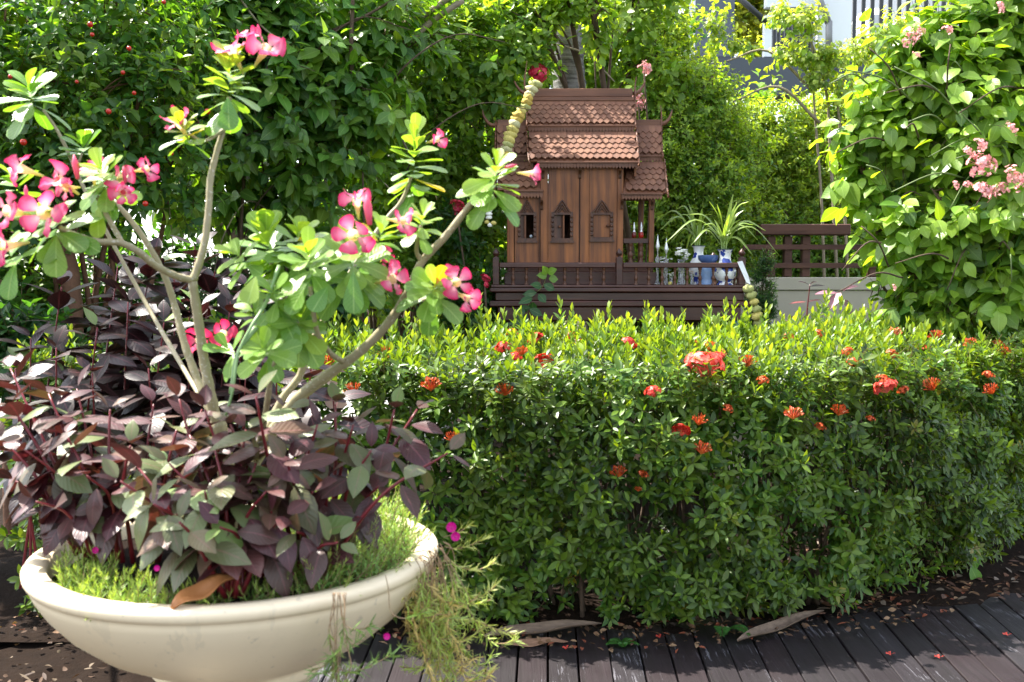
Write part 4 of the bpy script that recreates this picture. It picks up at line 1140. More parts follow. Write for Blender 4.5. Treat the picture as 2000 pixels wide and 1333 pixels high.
purple_plant('spreading dark purple plant at the left side of the cream bowl, hanging over its rim',
    [(170, 1090, 2.08, 20, 790, 2.1), (180, 1090, 2.08, 50, 880, 2.0), (190, 1095, 2.06, 70, 980, 1.96), (210, 1095, 2.06, 130, 850, 2.06), (230, 1100, 2.06, 170, 930, 1.98), (240, 1100, 2.06, 215, 800, 2.12), (260, 1100, 2.06, 255, 870, 2.02),
     (150, 1085, 2.1, 5, 860, 2.1), (200, 1090, 2.1, 95, 770, 2.2), (280, 1100, 2.1, 300, 790, 2.2), (300, 1100, 2.1, 345, 840, 2.1), (160, 1080, 2.1, 30, 940, 2.1), (140, 1070, 2.12, 140, 1010, 2.0), (310, 1100, 2.12, 395, 800, 2.2), (220, 1090, 2.15, 150, 760, 2.3), (190, 1090, 2.15, 20, 720, 2.35)], Lpx=88, greeny=.25, tone=.95)
purple_plant('tall purple plant with thick red stem and broad leaves beside the desert rose',
    [(590, 1130, 1.98, 500, 775, 1.86), (585, 1120, 2.0, 560, 900, 1.84), (600, 1120, 2.0, 600, 880, 1.98), (575, 1125, 1.98, 530, 1000, 1.86), (590, 1120, 2.0, 610, 960, 1.9), (600, 1125, 1.96, 580, 1040, 1.84)], Lpx=106, greeny=.4, dn=.6)
purple_plant('upright purple plant rising in front of the desert rose stems at the bowl centre',
    [(470, 1130, 2.0, 400, 800, 1.96), (480, 1130, 2.0, 450, 830, 1.96), (500, 1130, 2.02, 560, 800, 2.0), (460, 1130, 2.0, 350, 780, 2.02), (510, 1130, 2.0, 620, 830, 1.98)], Lpx=86, greeny=.35, dn=.5)
purple_plant('loose purple plant with one stem leaning out over the right rim of the cream bowl',
    [(640, 1120, 2.05, 690, 830, 2.0), (640, 1120, 2.05, 655, 790, 2.06), (660, 1115, 2.05, 725, 880, 1.98), (665, 1115, 2.05, 770, 800, 2.05), (620, 1130, 2.0, 640, 930, 1.95), (620, 1140, 1.95, 875, 885, 1.92), (650, 1120, 2.02, 740, 950, 1.96), (600, 1150, 1.92, 660, 1060, 1.86),
     (640, 1120, 2.06, 815, 800, 2.1), (640, 1125, 2.02, 600, 1080, 1.9), (655, 1120, 2.04, 700, 1010, 1.94)], Lpx=84, greeny=.2, dn=.45, lowred=.5)
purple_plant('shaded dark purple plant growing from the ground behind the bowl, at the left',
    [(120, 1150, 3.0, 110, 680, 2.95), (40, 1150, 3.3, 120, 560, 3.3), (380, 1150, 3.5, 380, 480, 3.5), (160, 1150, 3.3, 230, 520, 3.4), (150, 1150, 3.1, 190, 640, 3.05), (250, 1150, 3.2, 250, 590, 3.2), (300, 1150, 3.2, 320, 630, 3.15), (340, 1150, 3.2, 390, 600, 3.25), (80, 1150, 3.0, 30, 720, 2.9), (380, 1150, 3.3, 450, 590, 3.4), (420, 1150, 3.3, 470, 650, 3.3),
     (200, 1150, 3.1, 180, 730, 2.95), (300, 1150, 3.0, 290, 720, 2.95), (200, 1150, 3.4, 300, 500, 3.5), (330, 1150, 3.4, 340, 540, 3.4), (300, 1150, 3.4, 420, 530, 3.5), (60, 1150, 3.2, 60, 660, 3.2), (250, 1150, 3.5, 260, 540, 3.5), (360, 1150, 3.6, 370, 600, 3.6), (420, 1150, 3.6, 440, 660, 3.6), (300, 1150, 3.6, 220, 600, 3.6), (460, 1150, 3.6, 480, 560, 3.6)], Lpx=80, greeny=.10, tone=.30, dn=.6)  # tone lowered to paint deep shade into these leaves
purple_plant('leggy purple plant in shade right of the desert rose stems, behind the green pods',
    [(560, 1150, 3.2, 540, 720, 3.1), (600, 1150, 3.2, 610, 690, 3.2), (480, 1150, 3.2, 480, 720, 3.2), (650, 1150, 3.3, 650, 760, 3.3), (540, 1150, 3.3, 510, 640, 3.4)], Lpx=76, greeny=.10, tone=.4, dn=.6)  # low tone: shade painted into the leaf colour

# ================================================================== moss rose in the bowl
moss = thing('moss_rose', 'fine needle-leaved moss rose carpeting the bowl soil and trailing in tangled strands over its rim', 'plant', (BC.x, BC.y, BC.z-.04))
nb = Batch([NEE]); nt_ = Batch([TWIG])
def needle_sprays(o, d, Ls, k, c, Lf=.021, tc=(.25, .15, .08)):
    sprigs(nb, o, d, Ls, k, Lf, .095, np.array(c)*1.5, [0], a0=18, a1=75, nup=.3, jit=.3, twig=nt_, young=(.40, .52, .10), small_top=.6, twc=tc, twr=.0011)
def bowl_pt(n, a0, a1, r0, r1):
    a = np.radians(a0+(a1-a0)*RS.rand(n)); r = (BR-.055)*np.sqrt(r0+(r1-r0)*RS.rand(n))
    return np.stack([BC.x+r*np.cos(a), BC.y+r*np.sin(a), np.full(n, BC.z-.04)], 1)
o = bowl_pt(130, 195, 255, .5, 1.0); needle_sprays(o, np.array([0, 0, 1.])+RS.normal(size=(len(o), 3))*.5, .035+.05*RS.rand(len(o)), 24, (.16, .27, .05))
o = bowl_pt(140, 255, 340, .4, 1.0); needle_sprays(o, np.array([0, 0, 1.])+RS.normal(size=(len(o), 3))*.5, .03+.04*RS.rand(len(o)), 20, (.10, .20, .04))
o = bowl_pt(460, -55, 75, .12, 1.05); o[:, 2] += .035*RS.rand(len(o)); needle_sprays(o, np.array([.2, 0, 1.])+RS.normal(size=(len(o), 3))*.45, .05+.08*RS.rand(len(o)), 28, (.12, .24, .06))
# strands
def strand(pts, r=.0010, leaf0=.35, dens=1.0, col=(.22, .27, .06), tip=(.34, .40, .10), stem_col=None):
    q = smooth_path(pts, 5); mb = MB(); mb.tube(q, [r]*len(q), 5)
    part(mb, 'trailing_stem', M_strand, moss)
    A = []; Dd = []
    for i in range(len(q)-1):
        t = i/(len(q)-1)
        if t < leaf0: continue
        L = (q[i+1]-q[i]).length; m = max(1, int(L/.0022*dens))
        for k in range(m):
            A.append(q[i].lerp(q[i+1], random.random())); Dd.append((q[i+1]-q[i]).normalized())
    if A:
        A = np.array(A); Dd = np.array(Dd); u = nrm(RS.normal(size=A.shape)); a = Dd*.6+u*.8; k = len(A)
        nb.add(A, a, Dd+u*.2, .020+.009*RS.rand(k), .0024, np.array(col)*(1+.2*RS.normal(size=(k, 1))), 0)
M_strand = plain('dry_brown_strand', (.34, .22, .12), .8, .3, 40)
def drop(px, py, Y, segs, **kw):
    if Y == FR: kw['leaf0'] = kw.get('leaf0', .5)*.62
    pts = [P(px, py, Y)]
    for (dx, dy) in segs: px += dx; py += dy; pts.append(P(px, py, Y+random.uniform(-.015, .015)))
    strand(pts, **kw)
random.seed(21)
FR = 1.78
for (x, segs, l0, cl) in [(652, [(2, 30), (-12, 45), (10, 50), (-4, 60), (6, 80)], .6, (.24, .30, .07)), (660, [(6, 25), (4, 50), (-10, 60), (8, 70)], .55, (.2, .28, .07)), (668, [(6, 30), (-2, 50), (14, 60), (-10, 30), (18, 60), (30, 20)], .8, (.3, .42, .08)),
                          (655, [(-10, 60), (12, 50), (-20, 30), (-30, 14)], .75, (.16, .28, .06)), (664, [(4, 50), (16, 20), (26, 0), (12, -6)], .7, (.14, .26, .05)), (672, [(2, 60), (10, 40), (22, -8)], .7, (.16, .28, .06)), (650, [(4, 90), (-6, 60), (-34, 8)], .75, (.16, .28, .06)),
                          (676, [(-6, 70), (-4, 80), (40, 0), (46, -22), (18, -10)], .6, (.16, .26, .07)), (660, [(-4, 120), (2, 60), (4, 60)], .5, (.3, .2, .1))]:
    drop(x, 1158, FR, segs, leaf0=l0, col=cl)
drop(753, 1124, 1.86, [(6, 30), (4, 40), (22, 14), (30, -6), (20, -14)], leaf0=.6, col=(.26, .38, .06))
for k in range(27):
    x = random.uniform(795, 868); y = 1102-(x-795)*.62; Y = 1.97+random.uniform(0, .16)
    a = [(random.uniform(2, 22), random.uniform(10, 28))]
    n = random.randint(2, 4)
    for j in range(n): a.append((random.gauss(5, 17), random.uniform(34, 78)))
    s = random.choice([-1, 1, 1, 1]); a.append((s*random.uniform(15, 40), random.uniform(-5, 16))); a.append((s*random.uniform(12, 34), random.uniform(-22, 2)))
    dry = random.random() < .4
    drop(x, y, Y, a, leaf0=random.uniform(.15, .45), col=(.60, .46, .18) if dry else (.40, .52, .13), dens=1.0)
for (x, y, sg) in [(868, 1068, [(24, 4), (30, -8), (30, -14)]), (862, 1075, [(30, 30), (40, 8), (34, -14)]), (866, 1085, [(34, 70), (40, 10), (30, -22)]), (860, 1090, [(24, 110), (40, 10), (50, 22), (34, 8)]), (856, 1095, [(20, 150), (40, 0), (34, -24)]), (846, 1100, [(10, 190), (34, 20), (50, 6), (26, -8)]),
                   (838, 1100, [(-6, 120), (4, 80), (14, 60)]), (850, 1100, [(4, 130), (6, 100), (-4, 60)]), (842, 1105, [(2, 150), (-6, 60), (30, 60)]), (800, 1110, [(-10, 60), (26, 16), (34, -12)]), (866, 1050, [(30, -10), (20, -14)])]:
    drop(x, y, 2.02, sg, leaf0=.2, col=(.52, .55, .18))
random.seed(5)
leaves(moss, nb, M_needle, 'needle', 0, 'needle_leaves')
leaves(moss, nt_, M_twig, 'twig', 0, 'fine_twigs')
M_magenta = petal_mat('magenta_petal', (.7, .05, .35), (.7, .01, .30), (.62, .0, .26))
PMm = petal_mesh(M_magenta, 1)
def mossflower(px, py, Y, dia, d=(0, -1, .2)):
    R = dia*.5/F*Y; mb = MB(); d = Vector(d).normalized(); c = P(px, py, Y)
    mb.lathe([(.0, -R*.4), (R*.3, -R*.2), (R*.35, 0), (R*.12, R*.1)], c, 8, smooth=True)
    o = part(mb, 'flower', M_magenta, moss)
    for k in range(6):
        a = 2*PI*k/6; t = d.orthogonal().normalized(); w = d.cross(t); x = (t*math.cos(a)+w*math.sin(a)+d*.5).normalized(); z = (d-x*d.dot(x)).normalized(); y = z.cross(x)
        p = bpy.data.objects.new('petal', PMm); C.objects.link(p); p.parent = o
        p.matrix_basis = Matrix(((x.x*R, y.x*R*.5, z.x*R*.5, c.x), (x.y*R, y.y*R*.5, z.y*R*.5, c.y), (x.z*R, y.z*R*.5, z.z*R*.5, c.z), (0, 0, 0, 1)))
for a in [(882, 1030, 2.0, 24), (890, 1048, 1.99, 22), (308, 1110, 1.76, 14), (567, 1122, 1.9, 20), (756, 1243, 1.8, 16), (605, 1010, 2.1, 14), (188, 1075, 2.0, 16)]: mossflower(*a)

# ================================================================== dry leaves, ferns, litter
M_dryor = plain('orange_dry_leaf', (.42, .17, .05), .6, .35, 30); M_drygr = wood('grey_dry_leaf', (.10, .065, .04), (.30, .21, .14), 'x', .75, 60)
def dry_leaf(label, a, b, w, mat, curl=.3, cat='dry leaf', sag=0.0, nrmv=(0, -.4, 1)):
    a = Vector(a); b = Vector(b); d = (b-a); L = d.length; d.normalize(); n = Vector(nrmv); n = (n-d*n.dot(d)).normalized(); s = n.cross(d)
    mb = MB(); m = 14; vs = []
    for i in range(m+1):
        t = i/m; ww = w*math.sin(PI*min(1, max(.03, t**.8)))**.7; c = a+d*L*t+n*(-sag*math.sin(PI*t)+.006*math.sin(t*11))
        for k in (-1, -.5, 0, .5, 1): vs.append(c+s*ww*k+n*(curl*ww*k*k+.003*math.sin(k*4+t*9)))
    mb.add(vs, [(i*5+k, i*5+k+1, i*5+k+6, i*5+k+5) for i in range(m) for k in range(4)], True)
    root = mb.build('dry_leaf', mat); so = root.modifiers.new('thickness', 'SOLIDIFY'); so.thickness = .0008
    return tag(root, label, cat)
dry_leaf('curled orange dry leaf leaning on the front rim of the cream bowl', P(335, 1190, 1.74), P(470, 1120, 1.84), .022, M_dryor, .5)
def gp(px, py, z=.02): v = ground(px, py); return Vector((v.x, v.y, z))
dry_leaf('long tan dry leaf lying on the deck at the foot of the hedge, centre', gp(945, 1258, .03), gp(1175, 1238, .05), .028, M_drygr, 1.1, sag=.012)
dry_leaf('narrow brown dry leaf under the long tan leaf at the hedge foot', gp(985, 1266, .012), gp(1110, 1258, .015), .022, plain('brown_dry_leaf', (.22, .12, .07), .8), .3)
dry_leaf('grey curved dry leaf lying on the deck boards right of centre', gp(1440, 1262, .02), gp(1610, 1216, .06), .026, M_drygr, 1.2, sag=.018)
def fern(label, px, py, n, L, lean, w=.02, c=(.05, .15, .03)):
    base = gp(px, py, 0.0); root = thing('fern', label, 'fern', base); b = Batch([LAN, TWIG])
    for k in range(n):
        ph = lean+(k-(n-1)/2)*(.7 if n < 4 else 6.2/n); pts = [base+Vector((math.sin(ph)*L*t*.9, -math.cos(ph)*L*t*.55, L*(.9*t-.75*t*t))) for t in [i/12 for i in range(13)]]
        for i in range(1, 13):
            d = (pts[i]-pts[i-1]); s = Vector((-d.y, d.x, 0)).normalized(); ww = w*math.sin(PI*(.12+.85*i/13))
            b.add(pts[i-1], d, (1, 0, 0), d.length, .0012, (.1, .12, .03), 1)
            for m in (0, .5):
                for sg in (-1, 1): b.add(pts[i-1]+d*m, s*sg+d.normalized()*.35, (0, -.3, 1), ww*2, .0045, np.array(c)*random.uniform(.8, 1.3), 0)
    leaves(root, b, M_small, 'frond', 0, 'fern_fronds'); return root
fern('small green fern frond hanging over the deck edge right of centre', 1412, 1240, 2, .20, .2)
fern('shaded fern tuft at the foot of the hedge, centre right', 1330, 1210, 5, .22, -.4)
fern('tiny fern seedling at the edge of the deck, centre', 1215, 1262, 5, .08, 0, .012)
# broad seedling leaves by the hedge foot at the far right
sd = thing('broad_leaf_seedling', 'pair of bright broad leaves poking from the hedge foot at the far right', 'plant', gp(1915, 1130)); b = Batch([OV, TWIG])
one_leaf(b, 1890, 1070, 1912, 1112, 4.9, -.03, 34, (.12, .28, .04), 0); one_leaf(b, 1896, 1108, 1916, 1146, 4.85, -.02, 26, (.14, .30, .05), 0); v = gp(1885, 1120)
b.add(v, P(1890, 1072, 4.9)-v, (1, 0, 0), (P(1890, 1072, 4.9)-v).length, .003, (.1, .15, .04), 1)
leaves(sd, b, M_broad, 'leaf', 10, 'x')
# litter: fallen petals, chips and leaves near the soil edge
lb = Batch([ELL, OV]); n = 1100
s = RS.rand(n)*HL; bb = hpos(s)+hnorm(s)*(.02+.30*RS.rand(n)**2)[:, None]-hnorm(s)*.1
cc = np.array([(.20, .05, .02), (.14, .07, .03), (.25, .15, .08), (.08, .04, .02)])[RS.randint(4, size=n)]
lb.add(np.concatenate([bb, np.full((n, 1), .012)+.02*RS.rand(n, 1)], 1), RS.normal(size=(n, 3))*[1, 1, .15], RS.normal(size=(n, 3))*.35+[0, 0, 1], .018+.03*RS.rand(n), .006+.006*RS.rand(n), cc, 0)
n = 500; ox = 1.2+2.4*RS.rand(n); oy = np.array([edge_y(x) for x in ox])-.1+1.2*RS.rand(n)
lb.add(np.stack([ox, oy, .03+.02*RS.rand(n)], 1), RS.normal(size=(n, 3))*[1, 1, .15], RS.normal(size=(n, 3))*.35+[0, 0, 1], .02+.05*RS.rand(n), .006+.01*RS.rand(n), np.array([(.16, .12, .09), (.12, .05, .025), (.08, .035, .02)])[RS.randint(3, size=n)], 1)
lit = thing('leaf_litter', None, None); lit['kind'] = 'stuff'
leaves(lit, lb, leaf_material('litter', 0.05, .8), 'litter', 0, 'leaf_litter_pieces')
mb = MB()
for px, py in ((1968, 1244), (1835, 1288), (1740, 1282), (1290, 1248), (1108, 1270)):
    v = gp(px, py, .008)
    for k in range(5):
        a = k*1.26; mb.add([v, v+Vector((math.cos(a)*.02, math.sin(a)*.02, .006)), v+Vector((math.cos(a+.6)*.02, math.sin(a+.6)*.02, .002))], [(0, 1, 2)])
o = mb.build('fallen_petals', plain('fallen_petal', (.5, .05, .03), .7)); o['kind'] = 'stuff'

# ================================================================== walls, fence, building behind
M_cream = plain('cream_wall_plaster', (.52, .47, .38), .9, .18, 4, bump=.2)
M_rail = wood('red_brown_fence_wood', (.07, .026, .018), (.20, .085, .06), 'x', .6, 20)
def vbox(root, name, px0, px1, py0, py1, Y, t, mat, bev=0.0):
    mb = MB(); a = P(px0, py0, Y); b = P(px1, py1, Y); mb.box(a.x, b.x, Y, Y+t, b.z, a.z); return part(mb, name, mat, root, bev)
wall = thing('garden_wall', 'low cream rendered wall behind the hedge on the right, below the wooden fence rail', 'wall', P(1700, 640, 7.8))
mb = MB(); a = P(1418, 542, 7.8); mb.box(a.x, 6.5, 7.8, 7.95, -.1, a.z-.105); part(mb, 'wall_face', M_cream, wall)
mb = MB(); mb.box(a.x-.01, 6.52, 7.785, 7.965, a.z-.10, a.z); part(mb, 'coping', M_cream, wall, .006)
fence = thing('wooden_fence', 'weathered red brown wooden rail fence with short posts on top of the cream wall', 'fence', P(1560, 542, 7.86))
vbox(fence, 'top_rail', 1486, 1662, 438, 459, 7.80, .16, M_rail, .006)
for x in (1500, 1533, 1568, 1700): vbox(fence, 'post', x, x+14, 461.5, 541, 7.84, .07, M_rail, .004)
for x0, x1, y0, y1 in ((1452, 1690, 478, 488), (1512, 1720, 514, 524)): vbox(fence, 'rail', x0, x1, y0, y1, 7.825, .012, M_rail, .002)
def wall_pt(): pass

bld = thing('balcony_building', 'slate grey balcony structure with white columns and dark railings behind the shrubs, top right', 'building', P(1600, 500, 13.5))
M_slate = plain('slate_blue_metal', (.055, .065, .085), .5, .2, 1.5); M_slate2 = plain('blue_grey_cladding', (.10, .115, .15), .5, .1, 1.5)
M_white = plain('white_painted_steel', (.78, .80, .82), .5, .06, 3); M_black = plain('black_railing', (.03, .032, .035), .5, .2); M_pipe = plain('grey_pipe', (.22, .22, .22), .4, .2)
vbox(bld, 'floor_beam', 1330, 1580, 112, 186, 13.5, .5, M_slate); vbox(bld, 'floor_beam', 1581, 2150, 98, 170, 13.9, .5, M_slate)
vbox(bld, 'column', 1362, 1434, -330, 111, 13.8, .5, M_slate2); vbox(bld, 'column', 1494, 1507, 30, 111, 13.55, .12, M_white)
vbox(bld, 'column', 1608, 1662, -330, 97, 13.7, .3, M_white); vbox(bld, 'beam', 1497, 1610, -30, 14, 13.6, .12, M_white)
def pipe(pts, w, Y, mat, nm='brace_pipe'):
    mb = MB(); mb.tube([P(a, b, Y) for a, b in pts], w*.5/F*Y, 8); part(mb, nm, mat, bld)
pipe([(1425, -20), (1500, 46)], 11, 13.5, M_black); pipe([(1590, -30), (1618, 45)], 13, 13.45, M_pipe); pipe([(1619, 42), (1619, 97)], 13, 13.45, M_pipe)
for i in range(13): vbox(bld, 'railing_bar', 1511+i*7.6, 1514+i*7.6, 2, 106, 14.0, .03, M_black)
for i in range(12): vbox(bld, 'railing_bar', 1668+i*17.4, 1671.5+i*17.4, -60, 97, 13.95, .03, M_black)
vbox(bld, 'handrail', 1664, 1900, -64, -58, 13.94, .05, M_black)
vbox(bld, 'wall', 1664, 2200, -330, 40, 16.5, .2, plain('white_back_wall', (.7, .7, .7), .8, .15, 2))
vbox(bld, 'wall', 1508, 1606, 20, 111, 15.5, .1, M_slate)
# white covered cushions on the balcony
mb = MB()
for (x0, x1, y0, y1) in ((1682, 1740, 12, 96), (1745, 1830, 30, 96)):
    a, c = P(x0, y0, 14.6), P(x1, y1, 14.6); n = 8
    mb.box(a.x, c.x, 14.6, 15.1, c.z, a.z)
part(mb, 'white_cushion', M_white, bld, .12)

# ================================================================== palm trunk
M_palm, nt, out = new_mat('palm_bark')
tc = nt.nodes.new('ShaderNodeTexCoord'); sx = nt.nodes.new('ShaderNodeSeparateXYZ'); nt.links.new(tc.outputs['Object'], sx.inputs[0])
nz = noise(nt, 8, 5, .7); nl = noise(nt, 1, 6, .7, stretch=(3, 3, 60))
k = mathn(nt, 'MULTIPLY', nl.outputs[0], nz.outputs[0]); r = rampn(nt, [(.16, (.05, .045, .042)), (.26, (.20, .19, .185)), (.42, (.34, .33, .33))]); nt.links.new(k, r.inputs[0])
pr = nt.nodes.new('ShaderNodeBsdfPrincipled'); nt.links.new(r.outputs[0], pr.inputs['Base Color']); pr.inputs['Roughness'].default_value = .9
bm = nt.nodes.new('ShaderNodeBump'); bm.inputs['Strength'].default_value = .8; bm.inputs['Distance'].default_value = .01; nt.links.new(nl.outputs[0], bm.inputs['Height']); nt.links.new(bm.outputs[0], pr.inputs['Normal'])
nt.links.new(pr.outputs[0], out.inputs[0])
pb0 = P(1164, 700, 7.45); pb0.z = 0
palm = thing('palm_tree', 'grey ringed palm trunk standing close behind the spirit house', 'palm tree', pb0)
q = smooth_path([pb0, P(1160, 640, 7.45), P(1125, 300, 7.45), P(1107, 90, 7.45), P(1095, -200, 7.45), P(1090, -1500, 7.45)], 14); n = len(q)
rr = [.115+.03*(1-min(1, i/20)) + (.007 if i % 2 else 0) for i in range(n)]
mb = MB(); mb.tube(q, rr, 16); part(mb, 'trunk', M_palm, palm)
pf = Batch([LAN, TWIG]); top = q[-1]
for k in range(9):
    a = k*.7+.4; prev = top
    for i in range(1, 17):
        t = i/16; p = top+Vector((math.cos(a)*1.7*t, math.sin(a)*1.7*t, .9*t-1.6*t*t)); d = p-prev; s = Vector((-d.y, d.x, 0)).normalized()
        pf.add(prev, d, (0, 0, 1), d.length, .012*(1-.7*t), (.15, .2, .06), 1)
        for sg in (-1, 1): pf.add(prev, s*sg+d.normalized()*.6+Vector((0, 0, -.3)), (0, 0, 1), .5*math.sin(PI*(.15+.8*t)), .016, (.05, .13, .03), 0)
        prev = p
leaves(palm, pf, M_small, 'frond', 0, 'palm_fronds')

# ================================================================== shrubs and trees behind
def lobes_px(L):
    out = []
    for (px, py, Y, r, *rest) in L:
        v = P(px, py, Y); rx = r; rz = rest[0] if rest else r; ry = rest[1] if len(rest) > 1 else r*.62
        out.append((v.x, v.y, v.z, rx, ry, rz))
    return out
def shrub(name, label, cat, lobes, n, k, Ls, Lf, wf, cols, tpl, mat, foot, young=None, droop=.15, n_ind=160, group=None, bark=None, inner=.3, a0=35, a1=85, pairs=False, cj=.2, up=.35, trunk_r=.035, minpx=12, extra=None, stems=True):
    Lw = lobes_px(lobes); f = Vector(foot)
    root = thing(name, label, cat, f, group)
    o, d = blob_pts(Lw, n, inner)
    keep = o[:, 2] > 0.0; o, d = o[keep], d[keep]
    d = nrm(d+np.array([0, 0, up])+RS.normal(size=d.shape)*.35)
    Lf = Lf*(.6+.75*RS.rand(len(o)))
    b = Batch(tpl); tw = Batch([TWIG]); cols = np.array(cols, float)
    sprigs(b, o-d*Ls*.5, d, Ls*(.7+.6*RS.rand(len(o))), k, Lf, wf, cols[RS.randint(len(cols), size=len(o))], list(range(len(tpl))), a0=a0, a1=a1, pairs=pairs, nup=.4, droop=droop, twig=tw, young=young, cj=cj)
    leaves(root, b, mat, 'leaf', n_ind, 'foliage', 8, minpx); leaves(root, tw, M_twig, 'twig', 0, 'twigs')
    if stems:
        mb = MB()
        for (cx, cy_, cz, rx, ry, rz) in Lw:
            c = Vector((cx, cy_, cz)); m = f.lerp(c, .5)+Vector((random.uniform(-.15, .15), random.uniform(-.1, .15), random.uniform(0, .2)))
            qq = smooth_path([f+Vector((random.uniform(-.08, .08), random.uniform(-.08, .08), 0)), m, c, c+Vector((random.uniform(-.5, .5)*rx, 0, rz*.7))], 5); n_ = len(qq)
            mb.tube(qq, [trunk_r*(1-.8*i/(n_-1))*random.uniform(.9, 1.1) for i in range(n_)], 6)
            for j in range(4):
                e = c+Vector((random.uniform(-1, 1)*rx, random.uniform(-.9, .4)*ry, random.uniform(-.7, .9)*rz)); s0 = qq[random.randint(n_//2, n_-1)]
                mb.tube(smooth_path([s0, s0.lerp(e, .5)+Vector((0, 0, .05)), e], 4), [trunk_r*.3, trunk_r*.28, trunk_r*.26, trunk_r*.24, trunk_r*.2, trunk_r*.18, trunk_r*.15, trunk_r*.12, trunk_r*.08], 5)
        part(mb, 'trunk', bark or M_bark, root)
    if extra: extra(root)
    return root
DG = [(.04, .125, .03), (.055, .15, .035), (.075, .17, .035), (.04, .12, .055), (.15, .24, .045)]
MG = [(.075, .19, .032), (.10, .22, .035), (.065, .17, .045), (.15, .26, .04), (.22, .32, .05)]
YG = [(.14, .25, .04), (.18, .29, .045), (.11, .22, .04), (.24, .32, .055)]
def limb(root, pts, w0, w1, mat=None, nm='branch'):
    qq = smooth_path([P(*p) for p in pts], 5); n_ = len(qq); mb = MB()
    mb.tube(qq, [pxr(w0+(w1-w0)*i/(n_-1), pts[0][2])*random.uniform(.9, 1.1) for i in range(n_)], 7); part(mb, nm, mat or M_bark, root)
M_berry = plain('red_berry', (.55, .02, .01), .25, .2, 40, coat=.3)
def berries(L):
    def f(root):
        for (px, py, Y, w) in L:
            mb = MB(); r = w*.5/F*Y; mb.lathe([(0, -r), (r*.7, -r*.7), (r, 0), (r*.7, r*.7), (.0, r*.9)], P(px, py, Y), 10, smooth=True); part(mb, 'berry', M_berry, root)
    return f
shrub('berry_shrub', 'dense dark green shrub dotted with small red berries, far left', 'shrub',
      [(-150, 0, 5.6, .5), (60, 20, 5.5, .35), (20, 130, 5.3, .5), (200, 60, 5.4, .5), (120, 250, 5.2, .42), (260, 240, 5.3, .42), (-80, 260, 5.3, .5), (330, 330, 5.5, .36), (90, 380, 5.4, .32), (200, 380, 5.6, .34), (330, 130, 5.6, .45), (-200, 420, 5.5, .6), (-40, 560, 5.6, .5), (-330, -180, 3.8, .45), (-260, 60, 3.7, .32), (-450, -380, 3.9, .6), (-300, 260, 3.6, .3), (60, 520, 5.9, .38), (40, 640, 5.7, .4)],  # near lobes outside the left frame edge are added unseen, to shade the purple plant
      2700, 8, .18, .09, .27, DG+MG+MG, [ELL, LAN, FAR2], M_small, (-2.5, 5.9, 0), young=(.09, .18, .03), n_ind=240, pairs=True, bark=M_barkred, trunk_r=.022,
      extra=berries([(212, 218, 4.95, 12), (176, 48, 5.0, 12), (180, 68, 5.0, 9), (252, 95, 5.0, 10), (240, 142, 5.0, 9), (88, 246, 4.9, 11), (46, 278, 4.85, 14), (284, 398, 5.05, 12), (405, 218, 5.1, 12), (320, 4, 5.1, 9), (262, 182, 5.0, 9), (20, 150, 4.9, 9), (335, 300, 5.1, 9), (150, 160, 4.95, 8)]))
shrub('broad_leaf_shrub', 'tall tangled shrub with long drooping mid green leaves behind the desert rose', 'shrub',
      [(430, -20, 6.1, .4), (420, 60, 6.0, .45), (560, 120, 6.1, .5), (480, 230, 5.9, .45), (600, 300, 6.2, .42), (400, 350, 6.2, .34), (690, 60, 6.4, .55), (540, 400, 6.4, .34), (650, 200, 6.1, .40), (300, 20, 5.9, .35), (580, 480, 6.6, .3)],
      1050, 7, .24, .14, .28, DG+MG+MG+YG[:1], [OV, OV2, LAN], M_broad, (-1.7, 6.5, 0), young=(.10, .20, .03), droop=.55, n_ind=260, trunk_r=.018,
      extra=lambda r: [limb(r, [(688, 170, 6.0), (686, 80, 6.0), (690, -20, 6.0)], 9, 8), limb(r, [(650, 60, 6.0), (720, 28, 6.05), (800, -20, 6.1)], 6, 5), limb(r, [(470, 0, 5.8), (520, 60, 5.8), (600, 110, 5.9)], 5, 3, M_barkpale)])
shrub('garden_shrub', 'tangled green shrub with bare grey branches and thin dark stems left of the spirit house', 'shrub',
      [(620, 0, 6.9, .3), (760, 60, 6.8, .4), (880, 120, 7.0, .5), (820, 270, 7.0, .45), (930, 260, 7.2, .40), (730, 380, 6.9, .42), (860, 400, 7.2, .40), (960, 100, 7.1, .45), (700, 520, 7.0, .38), (820, 530, 7.2, .38), (920, 520, 7.2, .36), (960, 420, 7.3, .33)],
      1900, 8, .18, .09, .30, MG+YG[:2], [ELL, OV, FAR2], M_small, (-.9, 7.4, 0), young=(.16, .26, .04), n_ind=200, trunk_r=.022,
      extra=lambda r: [limb(r, [(690, 95, 6.45), (760, 62, 6.45), (830, 28, 6.5), (885, -10, 6.5)], 15, 12, M_barkpale), limb(r, [(750, 140, 6.5), (790, 90, 6.5), (840, 45, 6.5), (905, 0, 6.5)], 12, 12, M_barkpale), limb(r, [(770, 150, 6.4), (790, 80, 6.4), (795, 10, 6.4)], 7, 5, M_barkpale)]
      + [limb(r, [(x, 600, 7.5), (x+random.uniform(-12, 12), 400, 7.4), (x+random.uniform(-30, 20), 190, 7.3)], 10, 7) for x in (850, 880, 905, 930, 965, 990, 815, 780)])
